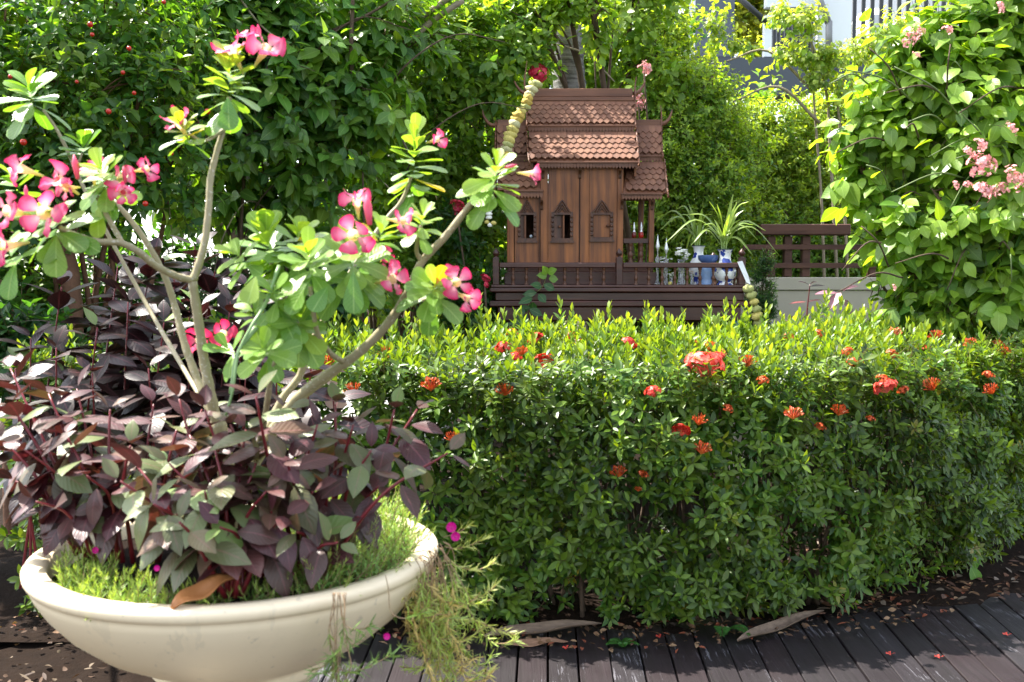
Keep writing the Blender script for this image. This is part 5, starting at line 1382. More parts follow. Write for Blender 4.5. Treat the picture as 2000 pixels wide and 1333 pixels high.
shrub('light_green_tree', 'airy light green tree spreading over the spirit house roof', 'tree',
      [(1000, -20, 8.8, .5), (1160, -40, 8.8, .6), (1060, 60, 8.6, .4), (930, -60, 9.0, .5), (1230, 40, 8.0, .36), (1270, -60, 8.0, .40), (1000, 120, 8.0, .35), (1180, 140, 8.3, .35), (1110, 0, 7.0, .22), (1050, 40, 7.1, .22), (1160, 40, 7.0, .16), (1290, 170, 8.0, .35), (960, 200, 8.6, .38), (1120, 60, 8.8, .45), (1200, 200, 8.8, .4), (1060, 230, 8.8, .4)],
      2000, 8, .20, .095, .30, YG+MG[3:], [ELL, OV, FAR2], M_small, (1.3, 8.6, 0), young=(.20, .30, .05), n_ind=160, trunk_r=.04, droop=.3,
      extra=lambda r: [limb(r, [(1020, -10, 7.0), (1060, 40, 7.0), (1102, 90, 7.05)], 9, 5), limb(r, [(1102, 90, 7.05), (1150, 110, 7.1), (1200, 160, 7.2)], 4, 3, M_barkpale)])
ar = thing('arching_branches', 'thin bare grey branches arching in front of the tangled shrubs behind the desert rose', 'branches', (-1.2, 6.0, 0))
rb = random.Random(44)
for k in range(34):
    x0 = rb.uniform(180, 800); y0 = rb.uniform(150, 560); Y = 5.35+(x0/1000)*1.15+rb.uniform(-.1, .15); dx = rb.uniform(-170, 170); dy = -rb.uniform(60, 260)
    limb(ar, [(x0, y0, Y+.3), (x0+dx*.3, y0+dy*.55, Y), (x0+dx, y0+dy, Y+.05), (x0+dx*1.7, y0+dy*.9, Y+.2)], rb.uniform(2.5, 6), 1.5, rb.choice([M_barkpale, M_bark]))
shrub('feathery_shrub', 'bushy fine-leaved green shrub right behind the spirit house porch', 'shrub',
      [(1290, 300, 7.9, .36), (1360, 220, 8.0, .40), (1380, 370, 7.9, .38), (1300, 420, 8.0, .36), (1430, 300, 8.2, .36), (1340, 500, 8.0, .36), (1440, 440, 8.2, .36), (1260, 540, 8.0, .35), (1250, 380, 7.9, .30), (1400, 560, 8.1, .35), (1330, 640, 8.0, .4), (1220, 640, 7.9, .35)],
      3900, 10, .16, .056, .28, MG+YG, [FAR, LAN], M_small, (1.6, 8.3, 0), young=(.26, .36, .05), n_ind=120, pairs=True, minpx=10)
shrub('yellow_green_shrub', 'sunlit yellow green fine-leaved shrub in front of the slate beam', 'shrub',
      [(1500, 270, 9.2, .45, .35), (1620, 250, 9.4, .42, .32), (1430, 260, 9.2, .36, .28), (1580, 350, 9.2, .50), (1500, 400, 9.2, .45), (1680, 300, 9.6, .50), (1700, 420, 9.5, .45), (1385, 215, 9.3, .2, .2), (1620, 440, 9.3, .40), (1290, 80, 9.3, .32), (1330, 180, 9.2, .35)],
      4600, 10, .19, .058, .28, YG+MG[1:2], [FAR, LAN], M_small, (2.7, 9.6, 0), young=(.30, .38, .06), n_ind=120, pairs=True, minpx=10)
shrub('slender_tree', 'slender young tree with pale drooping leaves and thin bare stems before the balcony', 'tree',
      [(1560, 40, 8.4, .22, .14), (1590, 110, 8.4, .26, .12), (1540, 110, 8.5, .18, .1), (1640, 120, 8.5, .24, .12), (1700, 90, 8.6, .25, .16), (1760, 60, 8.6, .3, .14), (1600, 160, 8.4, .2, .10), (1660, 180, 8.5, .28, .10), (1520, 30, 8.6, .12, .1), (1400, 60, 8.9, .16, .2), (1450, 95, 8.9, .2, .07)],
      380, 8, .16, .06, .36, YG, [OV2, LAN], M_small, (3.0, 8.7, 0), young=(.34, .40, .10), n_ind=140, trunk_r=.014, bark=M_barkpale, droop=.7, minpx=10, stems=False,
      extra=lambda r: [limb(r, a, 7, 3, M_barkpale) for a in ([(1612, 640, 8.7), (1605, 400, 8.6), (1590, 200, 8.5), (1585, 60, 8.4)], [(1640, 640, 8.7), (1622, 300, 8.6), (1610, 160, 8.5), (1560, 20, 8.4)], [(1660, 640, 8.7), (1645, 300, 8.6), (1640, 180, 8.5), (1700, 90, 8.6), (1780, 50, 8.6)], [(1600, 240, 8.5), (1520, 170, 8.4), (1430, 200, 8.4)], [(1590, 180, 8.5), (1500, 100, 8.7), (1420, 120, 8.7)])])
shrub('wall_shrub', 'leafy green shrub filling the gap behind the wooden fence', 'shrub',
      [(1480, 470, 9.0, .3), (1560, 480, 9.0, .35), (1640, 490, 9.1, .35), (1720, 500, 9.2, .4), (1600, 540, 9.0, .35), (1500, 540, 9.0, .35)],
      1500, 9, .15, .06, .30, MG+YG[:1], [FAR, ELL], M_small, (2.6, 9.3, 0), young=(.15, .25, .04), n_ind=100, minpx=10)
shrub('yellow_tree', 'bright yellow green tree beyond the balcony structure', 'tree',
      [(1440, 40, 19, 1.0), (1500, -40, 19, 1.0), (1560, 60, 20, 1.0), (1600, -60, 20, 1.2), (1700, -60, 20, 1.2), (1350, 0, 19, 1.1)],
      1500, 7, .5, .22, .35, [(.26, .30, .03), (.32, .34, .05), (.16, .24, .04)], [FAR], M_small, (8, 21, 0), n_ind=0, trunk_r=.12)
shrub('background_thicket', 'dark mass of taller trees closing the view behind the garden shrubs', 'thicket',
      [(-300, 0, 10, 1.6), (60, -100, 10, 1.3), (60, 180, 10.5, 1.2), (350, 0, 10, 1.3), (380, 200, 10.5, .6), (650, 100, 10.5, 1.3), (620, 330, 11, .9), (900, 50, 11, 1.3), (900, 400, 11, 1.1), (1150, 60, 11, 1.2), (1150, 350, 11, 1.2), (760, 560, 11, .9), (980, 640, 10.5, .9), (1250, 560, 10.5, 1.1), (-60, 420, 10.5, .9), (-200, 520, 10, .9), (1300, 300, 11.5, 1.0), (1480, 330, 11.5, .9), (1650, 330, 11.8, .9), (1780, 420, 11.8, 1.1), (2060, 260, 11.8, 1.3), (2200, 300, 11.5, 2.0), (1500, 560, 11.2, .7)],
      5200, 8, .34, .15, .34, DG+MG+YG[:2], [FAR], M_small, (0, 11.5, 0), n_ind=0, trunk_r=.10, inner=.35)['kind'] = 'stuff'
# creeper with pink flower clusters on the right
def clusterm(seed, R=.06, n=30):
    rs = random.Random(seed); b = Batch([OV, TWIG])
    for k in range(n):
        th = math.acos(1-rs.random()*1.1); ph = rs.random()*2*PI; u = Vector((math.sin(th)*math.cos(ph), math.sin(th)*math.sin(ph), math.cos(th)*.6)); p = u*R*rs.uniform(.6, 1.15)
        b.add((0, 0, 0), p, (1, .2, 0), p.length, .0012, (.5, .4, .2), 1); t = u.orthogonal().normalized(); w = u.cross(t)
        for m in range(5): a = m*1.257+ph; b.add(p, t*math.cos(a)+w*math.sin(a)+u*.25, u, .013*rs.uniform(.8, 1.2), .0048, (.8, .3, .3), 0)
    b.cat(); me = batch_mesh('flower_cluster', b, np.arange(len(b.L))); me.materials.append(M_pinkc); return me
CL = [clusterm(i) for i in range(3)]
M_headpink = petal_mat('deep_pink_head', (.7, .1, .15), (.62, .02, .07), (.5, .01, .03), .3)
def head(root, px, py, Y, w, me, nm='flower_cluster', base=.12):
    o = bpy.data.objects.new(nm, me); C.objects.link(o); o.parent = root; s = w/F*Y/base
    o.location = P(px, py, Y)-root.location; o.scale = (s, s, s); o.rotation_euler = (rad(random.uniform(30, 70)), rad(random.uniform(-25, 25)), random.random()*3)
M_vine = plain('green_vine', (.12, .17, .05), .6)
def creeper_extra(r):
    for i, (px, py, Y, w) in enumerate([(1915, 325, 5.35, 62), (1918, 378, 5.35, 56), (1980, 350, 5.35, 52), (1955, 370, 5.4, 34), (1912, 285, 5.4, 36), (1975, 252, 5.4, 30), (1865, 362, 5.4, 22), (1890, 362, 5.4, 22), (1795, 62, 5.6, 26), (1775, 78, 5.6, 34), (1850, 60, 5.7, 26), (1790, 108, 5.7, 18), (1745, 562, 5.6, 16), (1950, 15, 5.6, 30), (1892, 298, 5.35, 26)]): head(r, px, py, Y, w, CL[i % 3])
    for a in ([(1980, 640, 6.1), (2000, 520, 6.1), (2030, 380, 6.1)], [(1900, 470, 6.0), (1950, 540, 6.0), (2060, 600, 6.1)], [(1965, 600, 5.9), (1985, 550, 5.9), (2010, 480, 6.0)], [(1820, 560, 6.0), (1850, 500, 6.0), (1900, 440, 6.1)]): limb(r, a, 8, 5, M_bark)
    rb = random.Random(8)
    for k in range(26):
        x0 = rb.uniform(1690, 2010); y0 = rb.uniform(100, 560); dx = rb.uniform(-150, 40); dy = rb.uniform(-120, 90); Y = 5.55+rb.uniform(-.1, .3); limb(r, [(x0, y0, Y+.3), (x0+dx*.4, y0+dy*.4-20, Y), (x0+dx, y0+dy, Y)], 4, 2, rb.choice([M_bark, M_vine]))
shrub('rangoon_creeper', 'large sunlit creeper with broad pointed leaves and pink flower clusters at the right edge', 'creeper',
      [(1960, 60, 6.2, .50), (1860, 140, 6.1, .42), (1780, 210, 6.2, .34), (2040, 260, 6.0, .5), (1930, 250, 5.9, .36), (1850, 300, 6.2, .34), (1760, 330, 6.3, .26), (1980, 400, 5.8, .34), (1860, 430, 5.9, .28), (1780, 450, 6.0, .22), (2060, 480, 5.9, .3), (1800, 560, 6.1, .20, .18), (1880, 520, 6.0, .22), (1960, 540, 6.1, .2), (2080, 0, 6.2, .6), (1700, 370, 6.2, .22), (2000, 500, 5.9, .22), (1740, 580, 6.2, .14, .12), (1700, 260, 6.2, .22), (1770, 120, 6.2, .2), (1950, 590, 5.9, .25, .16), (1850, 600, 6.0, .22, .14), (1730, 480, 6.2, .13), (2060, 560, 6.0, .3)],
      1500, 6, .28, .155, .33, MG+YG[:3]+DG[:1], [OV, OV2, OV3], M_broad, (3.6, 6.6, 0), young=(.26, .38, .05), droop=.7, n_ind=300, trunk_r=.022, extra=creeper_extra, a1=95, inner=.42)
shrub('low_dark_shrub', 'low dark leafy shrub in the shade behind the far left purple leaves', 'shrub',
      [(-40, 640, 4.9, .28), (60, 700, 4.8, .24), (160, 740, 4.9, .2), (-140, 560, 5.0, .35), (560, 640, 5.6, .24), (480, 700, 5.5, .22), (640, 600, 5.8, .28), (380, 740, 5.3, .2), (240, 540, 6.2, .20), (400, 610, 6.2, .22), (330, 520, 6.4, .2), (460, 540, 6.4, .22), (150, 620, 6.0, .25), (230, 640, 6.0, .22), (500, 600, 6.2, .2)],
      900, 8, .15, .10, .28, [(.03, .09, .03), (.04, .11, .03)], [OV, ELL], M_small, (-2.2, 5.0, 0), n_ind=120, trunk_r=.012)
shrub('small_conifer', 'small dark needle-leaved bush at the right corner of the shrine platform', 'bush',
      [(1490, 540, 6.95, .09, .09), (1478, 590, 6.9, .10, .1), (1500, 590, 6.95, .08, .12), (1495, 510, 6.95, .06, .08), (1478, 630, 6.95, .10, .1)],
      360, 12, .07, .035, .13, [(.02, .07, .02), (.03, .09, .03)], [LAN], M_small, (1.72, 7.0, 0), young=(.06, .14, .04), n_ind=60, trunk_r=.01, minpx=8)
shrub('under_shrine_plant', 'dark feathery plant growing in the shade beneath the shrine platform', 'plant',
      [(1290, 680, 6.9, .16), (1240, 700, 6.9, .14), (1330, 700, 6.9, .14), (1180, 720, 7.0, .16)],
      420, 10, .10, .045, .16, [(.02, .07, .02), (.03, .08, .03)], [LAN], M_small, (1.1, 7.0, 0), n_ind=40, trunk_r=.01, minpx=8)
# red flower heads poking out of the shrubs by the house
sh = thing('red_ixora_shrub', 'small dark shrub with round crimson flower heads left of the spirit house', 'shrub', P(935, 700, 6.9)); sh.location.z = 0
hm = [batch_mesh('flower_head', florets('open', 60+i, .045, 44), np.arange(44*5)) for i in range(2)]
for m_ in hm: m_.materials.append(M_headpink)
for i, (px, py, Y, w) in enumerate([(892, 408, 6.5, 40), (947, 545, 6.2, 24), (948, 556, 6.2, 18)]): head(sh, px, py, Y, w, hm[i % 2], 'flower_head', .1)
b = Batch([OV, ELL]); tw = Batch([TWIG]); o, d = blob_pts(lobes_px([(890, 450, 6.7, .14), (940, 580, 6.5, .16), (900, 620, 6.6, .2)]), 150, .4)
sprigs(b, o, nrm(d+np.array([0, 0, .4])), .12, 7, .085, .22, (.03, .09, .02), [0, 1], pairs=True, twig=tw); leaves(sh, b, M_small, 'leaf', 80, 'foliage'); leaves(sh, tw, M_twig, 'twig', 0, 'twigs')
mb = MB()
for px, py, Y in ((892, 415, 6.5), (947, 560, 6.2), (900, 600, 6.6)): mb.tube(smooth_path([sh.location.copy(), (sh.location+P(px, py, Y))*.5+Vector((.05, 0, 0)), P(px, py, Y)], 5), .007, 5)
part(mb, 'stem', M_bark, sh)
sh = thing('pink_flower_shrub', 'thin stems with crimson and pink flower heads rising behind the spirit house roof', 'shrub', P(1150, 560, 7.2)); sh.location.z = 0
for i, (px, py, Y, w) in enumerate([(1052, 146, 6.95, 46), (1258, 138, 7.0, 26), (1247, 196, 7.0, 26), (1248, 208, 7.0, 20), (1160, 76, 7.2, 18), (1262, 130, 7.0, 18)]): head(sh, px, py, Y, w, hm[i % 2] if i in (0, 4) else CL[i % 3], 'flower_head', .1)
mb = MB()
for px, py, Y in ((1052, 150, 6.95), (1258, 142, 7.0), (1247, 205, 7.0), (1160, 80, 7.2)): mb.tube(smooth_path([Vector((P(px, py, Y).x*.6+.3, 7.25, 0)), P(px+10, 400, 7.15), P(px, py, Y)], 6), .006, 5)
part(mb, 'stem', M_bark, sh)
# climbing sprig in front of the balustrade
cl = thing('climbing_sprig', 'dark green leafy sprig climbing in front of the left part of the shrine railing', 'plant', P(1040, 660, 6.05))
b = Batch([OV, OV3, TWIG]); pth = smooth_path([P(1055, 680, 6.05), P(1030, 620, 6.1), P(1040, 580, 6.12), P(1060, 560, 6.14), P(1070, 530, 6.15)], 4)
for i in range(len(pth)-1): b.add(pth[i], pth[i+1]-pth[i], (1, 0, 0), (pth[i+1]-pth[i]).length, .003, (.1, .08, .03), 2)
for x0, y0, x1, y1, cc in ((1068, 536, 1060, 520, 1), (1070, 534, 1085, 526, 1), (1068, 540, 1048, 538, 1), (1072, 545, 1090, 545, 1), (1058, 560, 1036, 556, 0), (1062, 556, 1084, 566, 0), (1048, 572, 1020, 576, 0), (1052, 575, 1066, 590, 0), (1040, 582, 1012, 594, 0), (1040, 590, 1042, 612, 0), (1036, 600, 1004, 610, 0), (1034, 604, 1060, 616, 0), (1030, 615, 1014, 640, 0), (1030, 625, 990, 634, 0), (1032, 628, 1056, 642, 0), (1022, 600, 1012, 620, 0)):
    one_leaf(b, x0, y0, x1, y1, 6.1, random.uniform(-.05, .05), 17, (.15, .28, .04) if cc else (.03, .10, .025), random.choice([0, 1]))
leaves(cl, b, M_broad, 'leaf', 60, 'x')
# purple seedling before the cream wall
root = thing('red_leaf_seedling', 'slender seedling with thin pale stem and pinkish purple leaves before the cream wall', 'plant', P(1580, 700, 6.6)); b = Batch([OV, OV2])
for pts, w in (([(1578, 690, 6.6), (1576, 620, 6.6), (1582, 556, 6.6)], 3.5), ([(1530, 690, 6.6), (1528, 640, 6.6), (1548, 618, 6.6)], 3), ([(1620, 680, 6.6), (1632, 600, 6.6), (1640, 575, 6.6)], 3)): limb(root, pts, w, w*.6, M_redstem, 'stem')
for a, cc in (((1580, 556, 1560, 548, 6.6, -.02, 12), 0), ((1582, 556, 1594, 548, 6.6, -.02, 14), 0), ((1582, 560, 1612, 556, 6.6, -.02, 12), 0), ((1575, 590, 1540, 592, 6.6, -.02, 9), 1), ((1578, 590, 1606, 582, 6.6, 0, 9), 1), ((1640, 573, 1592, 570, 6.55, -.05, 22), 2), ((1642, 572, 1618, 596, 6.5, -.05, 22), 2), ((1645, 570, 1670, 550, 6.55, -.05, 24), 2), ((1645, 585, 1672, 606, 6.55, -.05, 26), 1), ((1545, 618, 1566, 626, 6.6, 0, 14), 0), ((1530, 640, 1556, 628, 6.6, 0, 12), 0), ((1600, 625, 1580, 640, 6.5, 0, 18), 1)):
    one_leaf(b, *a, ((.03, .012, .012), (.22, .05, .05), (.38, .16, .22))[cc], random.choice([0, 1]), n=(0, -.3, 1))
leaves(root, b, M_purple, 'leaf', 60, 'x')

# ================================================================== offerings on the platform
M_porc, nt, out = new_mat('blue_white_porcelain')
vz = noise(nt, 16, 2, .5); k = mathn(nt, 'GREATER_THAN', vz.outputs[0], .56); c = mixc(nt, k, (.78, .79, .80), (.03, .06, .32))
pr = nt.nodes.new('ShaderNodeBsdfPrincipled'); nt.links.new(c, pr.inputs['Base Color']); pr.inputs['Roughness'].default_value = .12; pr.inputs['Coat Weight'].default_value = .5; nt.links.new(pr.outputs[0], out.inputs[0])
M_blue = plain('blue_glaze', (.07, .13, .30), .2, .2, 20); M_glassr = plain('red_glass', (.5, .01, .01), .1, .1, trans=.5); M_silver = plain('silver_foil', (.75, .76, .78), .3, .25, 60, metal=.6, bump=.5)
M_white2 = plain('white_petals', (.80, .80, .74), .7, .15, 60); M_yel = plain('yellow_petals', (.62, .52, .14), .7, .45, 50, bump=.6, bscale=160); M_clear = plain('clear_glass', (.85, .88, .9), .08, .05, trans=.85)
zf = Z_(557, YF)+.001
def lathe_px(root, name, cx, Y, pr_, mat, n=20):     # pr_: (half width px, py)
    mb = MB(); mb.lathe([(w/F*Y, P(cx, py, Y).z) for w, py in sorted(pr_, key=lambda q: -q[1])], (P(cx, 540, Y).x, Y, 0), n, smooth=True); return part(mb, name, mat, root)
def drac(label, px, py, Y, L):
    root = thing('potted_plant', label, 'plant', P(px, py, Y)); b = Batch([LAN, TWIG]); base = P(px, py, Y)
    for (x1, y1, rise) in L:
        tip = P(x1, y1, Y+random.uniform(-.15, .1)); s0 = base+Vector((random.uniform(-.012, .012), 0, random.uniform(.0, .10))); m = s0.lerp(tip, .5)+Vector((0, 0, rise))
        q = smooth_path([s0, m, tip], 5)
        w = random.uniform(.0085, .0125)
        st = []
        n_ = len(q); mbv = []
        for i, p in enumerate(q):
            t = i/(n_-1); d = (q[min(i+1, n_-1)]-q[max(i-1, 0)]).normalized(); s = d.cross(Vector((0, -.5, 1))).normalized(); ww = w*(math.sin(PI*min(.97, .14+.83*t))**.8)
            mbv += [p-s*ww+Vector((0, 0, .004)), p, p+s*ww+Vector((0, 0, .004))]
        mb = MB(); mb.add(mbv, [f for i in range(n_-1) for f in ((i*3, i*3+1, i*3+4, i*3+3), (i*3+1, i*3+2, i*3+5, i*3+4))], True)
        part(mb, 'leaf', M_drac, root)
    for k in range(3):
        mb = MB(); mb.tube([base+Vector((k*.008-.008, 0, -.05)), base+Vector((k*.02-.02, 0, .06)), base+Vector((k*.04-.04, 0, .13))], .005, 6); part(mb, 'stem', plain('cane', (.25, .35, .10), .5), root)
M_drac, nt, out = new_mat('striped_blade')
g2 = noise(nt, 40, 2); c = mixc(nt, g2.outputs[0], (.08, .19, .04), (.34, .40, .09)); pr = nt.nodes.new('ShaderNodeBsdfPrincipled'); nt.links.new(c, pr.inputs['Base Color']); pr.inputs['Roughness'].default_value = .35
tr = nt.nodes.new('ShaderNodeBsdfTranslucent'); nt.links.new(mixc(nt, 1.0, c, (2, 2, .7), 'MULTIPLY'), tr.inputs[0]); mx = nt.nodes.new('ShaderNodeMixShader'); mx.inputs[0].default_value = .35
nt.links.new(pr.outputs[0], mx.inputs[1]); nt.links.new(tr.outputs[0], mx.inputs[2]); nt.links.new(mx.outputs[0], out.inputs[0])
def vase(label, cx, Y, pr_):
    root = thing('vase', label, 'vase', (P(cx, 540, Y).x, Y, zf)); lathe_px(root, 'body', cx, Y, pr_, M_porc, 28)
    w, py = min(pr_, key=lambda q: q[1]); mb = MB(); c = P(cx, py, Y); r = w/F*Y; mb.tube([c+Vector((r*math.cos(a), r*math.sin(a), 0)) for a in [i*2*PI/20 for i in range(21)]], .0025, 5); part(mb, 'rim', plain('dark_rim', (.02, .03, .06), .3), root)
vase('blue and white porcelain vase with round body at the right front of the platform', 1416, 6.40, [(15, 488), (12, 493), (10.5, 502), (12, 512), (19, 520), (22, 530), (21, 539), (15, 548), (12, 551), (16, 556), (16, 557.5)])
vase('blue and white porcelain vase further back, left of the other vase', 1364, 6.62, [(13, 481), (10, 486), (9, 495), (11, 503), (17, 512), (20, 524), (18, 538), (12, 547), (14, 553), (14, 556)])
random.seed(9)
drac('yellow-edged blade-leaved plant in the front porcelain vase', 1414, 486, 6.40, [(1432, 380, .02), (1385, 395, .03), (1470, 440, .07), (1522, 500, .12), (1470, 500, .06), (1452, 412, .05), (1495, 452, .08), (1440, 395, .03), (1375, 440, .06), (1360, 470, .08), (1400, 400, .02), (1480, 470, .09), (1350, 480, .10), (1425, 420, .01), (1445, 430, .02), (1395, 430, .01), (1300, 475, .13), (1462, 395, .06), (1340, 420, .08)])
drac('yellow-edged blade-leaved plant in the rear porcelain vase', 1362, 480, 6.62, [(1290, 450, .10), (1280, 436, .13), (1310, 475, .08), (1345, 400, .03), (1330, 420, .06), (1375, 385, .02), (1390, 420, .05), (1320, 410, .09), (1400, 460, .07), (1340, 490, .07), (1352, 440, .01), (1368, 430, .01), (1305, 430, .08)])
r_ = thing('footed_bowl', 'blue glazed footed bowl standing between the two porcelain vases', 'bowl', (P(1382, 540, 6.46).x, 6.46, zf))
lathe_px(r_, 'dish', 1383, 6.46, [(20, 499), (20, 502), (19, 508), (14, 513), (9, 516)], M_blue, 24); lathe_px(r_, 'foot', 1381, 6.46, [(9, 516.2), (12, 524), (13, 534), (11, 545), (12, 552), (13, 556)], plain('pale_blue_glaze', (.22, .34, .58), .2, .3, 40), 20)
def spire(label, cx, Y, top, bot, w, glass=None):
    root = thing('silver_ornament', label, 'ornament', (P(cx, 540, Y).x, Y, zf))
    h = bot-top
    lathe_px(root, 'spire', cx, Y, [(.3, top), (w*.25, top+h*.25), (w*.7, top+h*.55), (w, top+h*.7), (w*.5, top+h*.85), (w*.2, bot)], M_silver, 8)
    lathe_px(root, 'stand', cx, Y, [(w*.25, bot+.3), (w*.3, bot+8), (w*1.2, bot+14), (w*.5, bot+22), (w*.6, 548), (w*1.4, 556)], glass or M_clear, 14)
spire('silver spear-shaped ornament on a glass stand, left of the pair beside the porch', 1284, 6.44, 458, 492, 4.5)
spire('silver spear-shaped ornament on a glass stand, right and lower of the pair beside the porch', 1301, 6.40, 465, 497, 4.5)
for cx, lab, mt in ((1252, 'bright red glass lamp with silver top standing on the porch rail', M_glassr), (1238, 'dark red glass lamp with silver top standing on the porch rail', plain('dark_red_glass', (.16, .006, .008), .12, .1, trans=.3))):
    Y = YW+.012; z0 = Z_(465.5, YW); root = thing('glass_lamp', lab, 'lamp', (P(cx, 465, Y).x, Y, z0))
    lathe_px(root, 'glass', cx, Y, [(3.2, 453.5), (4.6, 457), (4.6, 462), (3.4, 465.3)], mt, 12); lathe_px(root, 'silver_top', cx, Y, [(.3, 434), (1.5, 440), (2.6, 446), (1.2, 449), (3, 453.3)], M_silver, 8)
def posy(label, cx, cyy, Y, w, mat, n=26, name='flower_posy', cat='flowers', stem=True):
    root = thing(name, label, cat, (P(cx, 540, Y).x, Y, zf)); R = w*.5/F*Y; c = P(cx, cyy, Y)
    for k in range(n):
        u = Vector((random.gauss(0, 1), random.gauss(0, 1), random.gauss(0, 1))).normalized()*R*random.uniform(.5, 1)
        b = Batch([ELL]);
        for m in range(5): b.add(c+u, u.normalized()*.5+Vector((math.cos(m*1.26), math.sin(m*1.26), .2)), u, R*.38, R*.15, (.8, .8, .7), 0)
        b.cat(); me = batch_mesh('petals', b, np.arange(5)); me.materials.append(mat); o = link('petals', me, None, root); o.location = -root.location
    if stem: lathe_px(root, 'glass_holder', cx, Y, [(w*.28, cyy+w*.35), (w*.2, cyy+w*.6), (w*.22, 545), (w*.3, 556)], M_clear, 14)
posy('round cluster of white flowers in a glass, left of the vases', 1331, 496, 6.45, 30, M_white2)
posy('small white flowers in a glass behind the balusters, left', 1311, 534, 6.42, 15, M_white2, 10); posy('cream flower bunch behind the balusters, in the middle', 1333, 528, 6.46, 18, plain('cream_petals', (.62, .58, .40), .7, .3, 50), 14)
posy('pinkish white flowers behind the balusters, beside the blue foot', 1352, 530, 6.44, 15, plain('blush_petals', (.72, .6, .52), .7, .3, 50), 10)
mb = MB(); c = P(1309, 556, 6.36); mb.lathe([(.012, 0), (.014, .01), (.012, .018), (.003, .02)], (c.x, c.y, zf), 10); o = tag(mb.build('candle_cup', M_yel), 'tiny yellow cup standing at the front edge of the platform', 'cup')
posy('clear glasses and white flowers at the edge of the porch', 1300, 510, 6.5, 22, M_white2, 10)
mb = MB(); pts = [P(1440, 512, 6.30), P(1450, 510, 6.29), P(1462, 540, 6.28), P(1466, 556, 6.28), P(1458, 552, 6.28), P(1448, 530, 6.29)]; mb.add(pts+[p+Vector((0, .003, 0)) for p in pts], [(0, 1, 2, 5), (5, 2, 3, 4), (6, 11, 8, 7), (11, 10, 9, 8), (0, 5, 11, 6), (1, 7, 8, 2), (2, 8, 9, 3), (5, 4, 10, 11), (0, 6, 7, 1), (3, 9, 10, 4)])
tag(mb.build('paper_strip', M_white), 'white paper strip hanging over the right end of the platform rail', 'paper')
# garlands
M_yels = [M_yel, plain('cream_blossom', (.62, .58, .30), .8, .5, 60, bump=.8, bscale=160), plain('golden_blossom', (.60, .42, .08), .8, .5, 60, bump=.8, bscale=160), plain('greenish_blossom', (.45, .46, .16), .8, .5, 60, bump=.8, bscale=160)]
def garland(label, pts, r0, mat, step, name='flower_garland', tassel=None, cordm=None):
    q = smooth_path([P(*p) for p in pts], 12); root = thing(name, label, 'garland', q[-1]); acc = 0; i = 1; last = q[0]
    mb = MB(); mb.tube(q, .002, 5); part(mb, 'cord', M_barkpale, root)
    pos = [q[0]]
    for p in q[1:]:
        if (p-pos[-1]).length > step: pos.append(p)
    n = 10
    for j, p in enumerate(pos):
        mb = MB(); r = r0*random.uniform(.88, 1.12); vs = []
        for a in range(7):
            for k in range(n):
                th = PI*a/6; ph = 2*PI*k/n; rr = r*(1+.14*(1 if k % 2 else -1)*math.sin(th))
                rr *= random.uniform(.8, 1.16); vs.append((rr*math.sin(th)*math.cos(ph), rr*math.sin(th)*math.sin(ph), r*.74*math.cos(th)*random.uniform(.8, 1.2)))
        fs = [(a*n+k, a*n+(k+1) % n, (a+1)*n+(k+1) % n, (a+1)*n+k) for a in range(6) for k in range(n)]
        d = (q[min(len(q)-1, 5+j*3)]-q[0]).normalized() if len(q) > 1 else Vector((0, 0, 1))
        M = Matrix.Translation(p+Vector((random.gauss(0, .004), random.gauss(0, .004), 0))) @ (q[-1]-q[0]).to_track_quat('Z', 'Y').to_matrix().to_4x4() @ Matrix.Rotation(random.uniform(-.3, .3), 4, 'X')
        mb.add([M @ Vector(v) for v in vs], fs, True); part(mb, 'blossom', random.choice(M_yels) if mat is M_yel else mat, root)
    return root
garland('thick pale yellow flower garland draped over the left slope of the spirit house roof', [(1046, 166, 6.56), (1030, 195, 6.52), (1012, 230, 6.48), (1000, 262, 6.45), (990, 290, 6.43), (984, 306, 6.42)], .036, M_yel, .030)
garland('faded yellow garland hanging at the right corner of the shrine platform', [(1462, 565, 6.27), (1472, 590, 6.27), (1478, 615, 6.28), (1484, 650, 6.3)], .034, M_yel, .040)
g_ = garland('small white jasmine garland with cream tassels hanging left of the spirit house', [(956, 300, 6.35), (955, 400, 6.35)], .002, M_white2, 9)
for k, (dx, py, w, m_) in enumerate([(0, 404, 12, M_white2), (0, 411, 14, M_white2), (0, 418, 14, M_white2), (0, 425, 13, M_white2), (-4, 434, 10, M_yel), (9, 436, 12, M_yel), (2, 440, 10, M_white2)]): lathe_px(g_, 'blossom', 955+dx, 6.35, [(w*.2, py-4), (w*.5, py-1), (w*.45, py+3), (w*.1, py+4)], m_, 8)
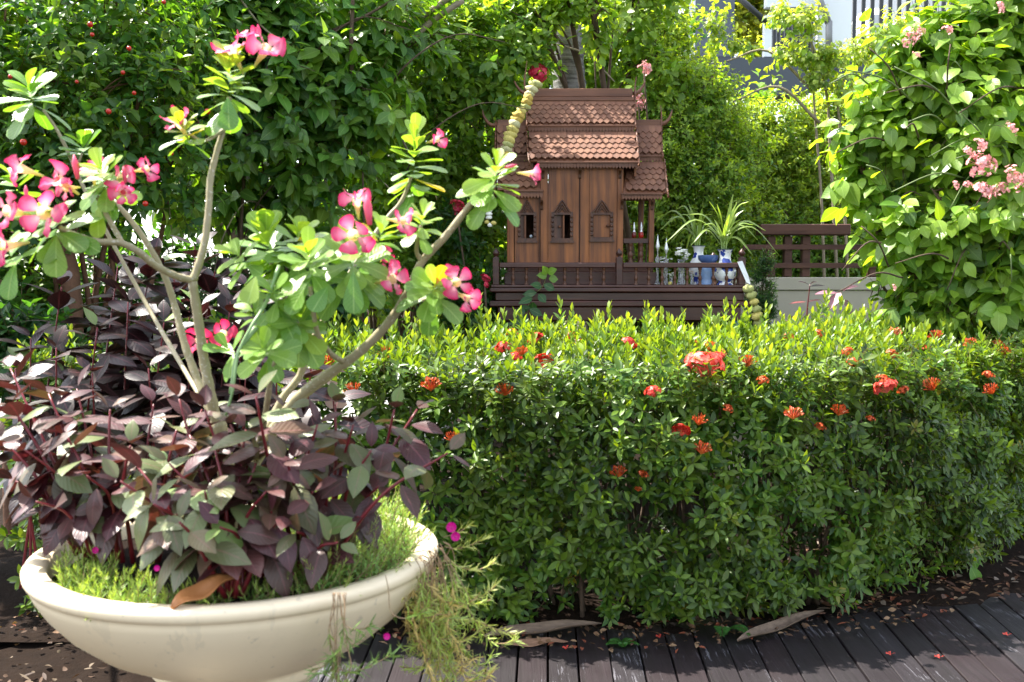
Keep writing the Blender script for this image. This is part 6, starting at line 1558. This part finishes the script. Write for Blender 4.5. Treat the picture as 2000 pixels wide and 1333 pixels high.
# blue pot and stones under the right end
root = thing('blue_pot', 'rounded pale blue glazed pot on a stone base below the right end of the platform', 'pot', (P(1447, 640, 6.9).x, 6.9, 0)); lathe_px(root, 'pot_body', 1447, 6.9, [(8, 625), (11, 628), (14, 640), (15, 655), (12, 675), (8, 690)], plain('pale_blue_pot', (.20, .45, .55), .25, .3, 12), 20)
lathe_px(root, 'stone_base', 1447, 6.9, [(18, 690.5), (19, 800), (19, 972)], M_cream, 16)
M_stone = plain('grey_stone', (.20, .20, .23), .85, .4, 20, bump=.6)
rs = random.Random(3)
for i, (px, py, Y, w, lab) in enumerate([(1492, 632, 7.2, 34, 'small grey stone on the ledge behind the yellow garland'), (1530, 640, 7.25, 40, 'larger grey stone on the ledge, left of the purple seedling stem'), (1565, 645, 7.2, 30, 'flat grey stone on the ledge under the purple seedling')]):
    bm_ = bmesh.new(); bmesh.ops.create_icosphere(bm_, subdivisions=2, radius=w*.5/F*Y)
    for v in bm_.verts: v.co *= 1+rs.uniform(-.18, .18); v.co.z *= .62
    me = bpy.data.meshes.new('stone'); bm_.to_mesh(me); bm_.free(); o = link('stone', me, M_stone); o.location = P(px, py, Y); tag(o, lab, 'stone')
led = thing('stone_ledge', 'low raised stone ledge behind the hedge that carries the grey stones', 'ledge', P(1530, 700, 7.2)); led.location.z = 0
z = P(1530, 650, 7.2).z; mb = MB(); mb.box(P(1475, 600, 7.2).x, P(1660, 600, 7.2).x, 7.02, 7.45, -.05, z); part(mb, 'ledge_block', M_stone, led, .01)
# leaning trunk in the shade at the left
tr_ = thing('bare_trunk', 'reddish brown trunk standing in the shade behind the bowl, left of the purple leaves', 'tree trunk', P(150, 900, 5.3)); tr_.location.z = 0
limb(tr_, [(160, 1000, 5.3), (150, 800, 5.3), (142, 600, 5.3), (128, 480, 5.4), (110, 360, 5.6), (80, 200, 5.8), (60, 0, 6.0)], 42, 26, M_barkred, 'trunk')
limb(tr_, [(125, 470, 5.4), (160, 420, 5.5), (200, 360, 5.6)], 16, 10, M_barkred)
for nm, lab, pts, w in (('bare_trunk', 'dark trunk at the far left edge of the picture', [(20, 1000, 5.7), (15, 500, 5.7), (-5, 300, 5.8), (-20, 0, 5.8)], 30), ('bare_trunk', 'thin dark stem upright in the shade between the far left trunk and the reddish trunk', [(58, 900, 5.6), (52, 620, 5.6), (62, 500, 5.7), (70, 300, 5.8)], 14)):
    t_ = thing(nm, lab, 'tree trunk', P(*pts[0])); t_.location.z = 0; limb(t_, [(pts[0][0], 1080, pts[0][2])]+pts, w, w*.7, M_barkred, 'trunk')
rt = Batch([ELL, OV]); n = 420; rt.add(np.stack([-2.4+1.45*RS.rand(n), 2.6+2.0*RS.rand(n), -.02+.01*RS.rand(n)], 1), RS.normal(size=(n, 3))*[1, 1, .2], RS.normal(size=(n, 3))*.4+[0, 0, 1], .015+.05*RS.rand(n)**2, .005+.009*RS.rand(n), np.array([(.08, .04, .02), (.05, .028, .018), (.11, .075, .045)])[RS.randint(3, size=n)], 1)
lit2 = thing('fallen_leaves', None, None); lit2['kind'] = 'stuff'; leaves(lit2, rt, plain('x', (.2, .1, .05)) if False else leaf_material('fallen_leaf', .05, .8), 'fallen_leaf', 0, 'fallen_leaf_pieces')
finish_leaves()
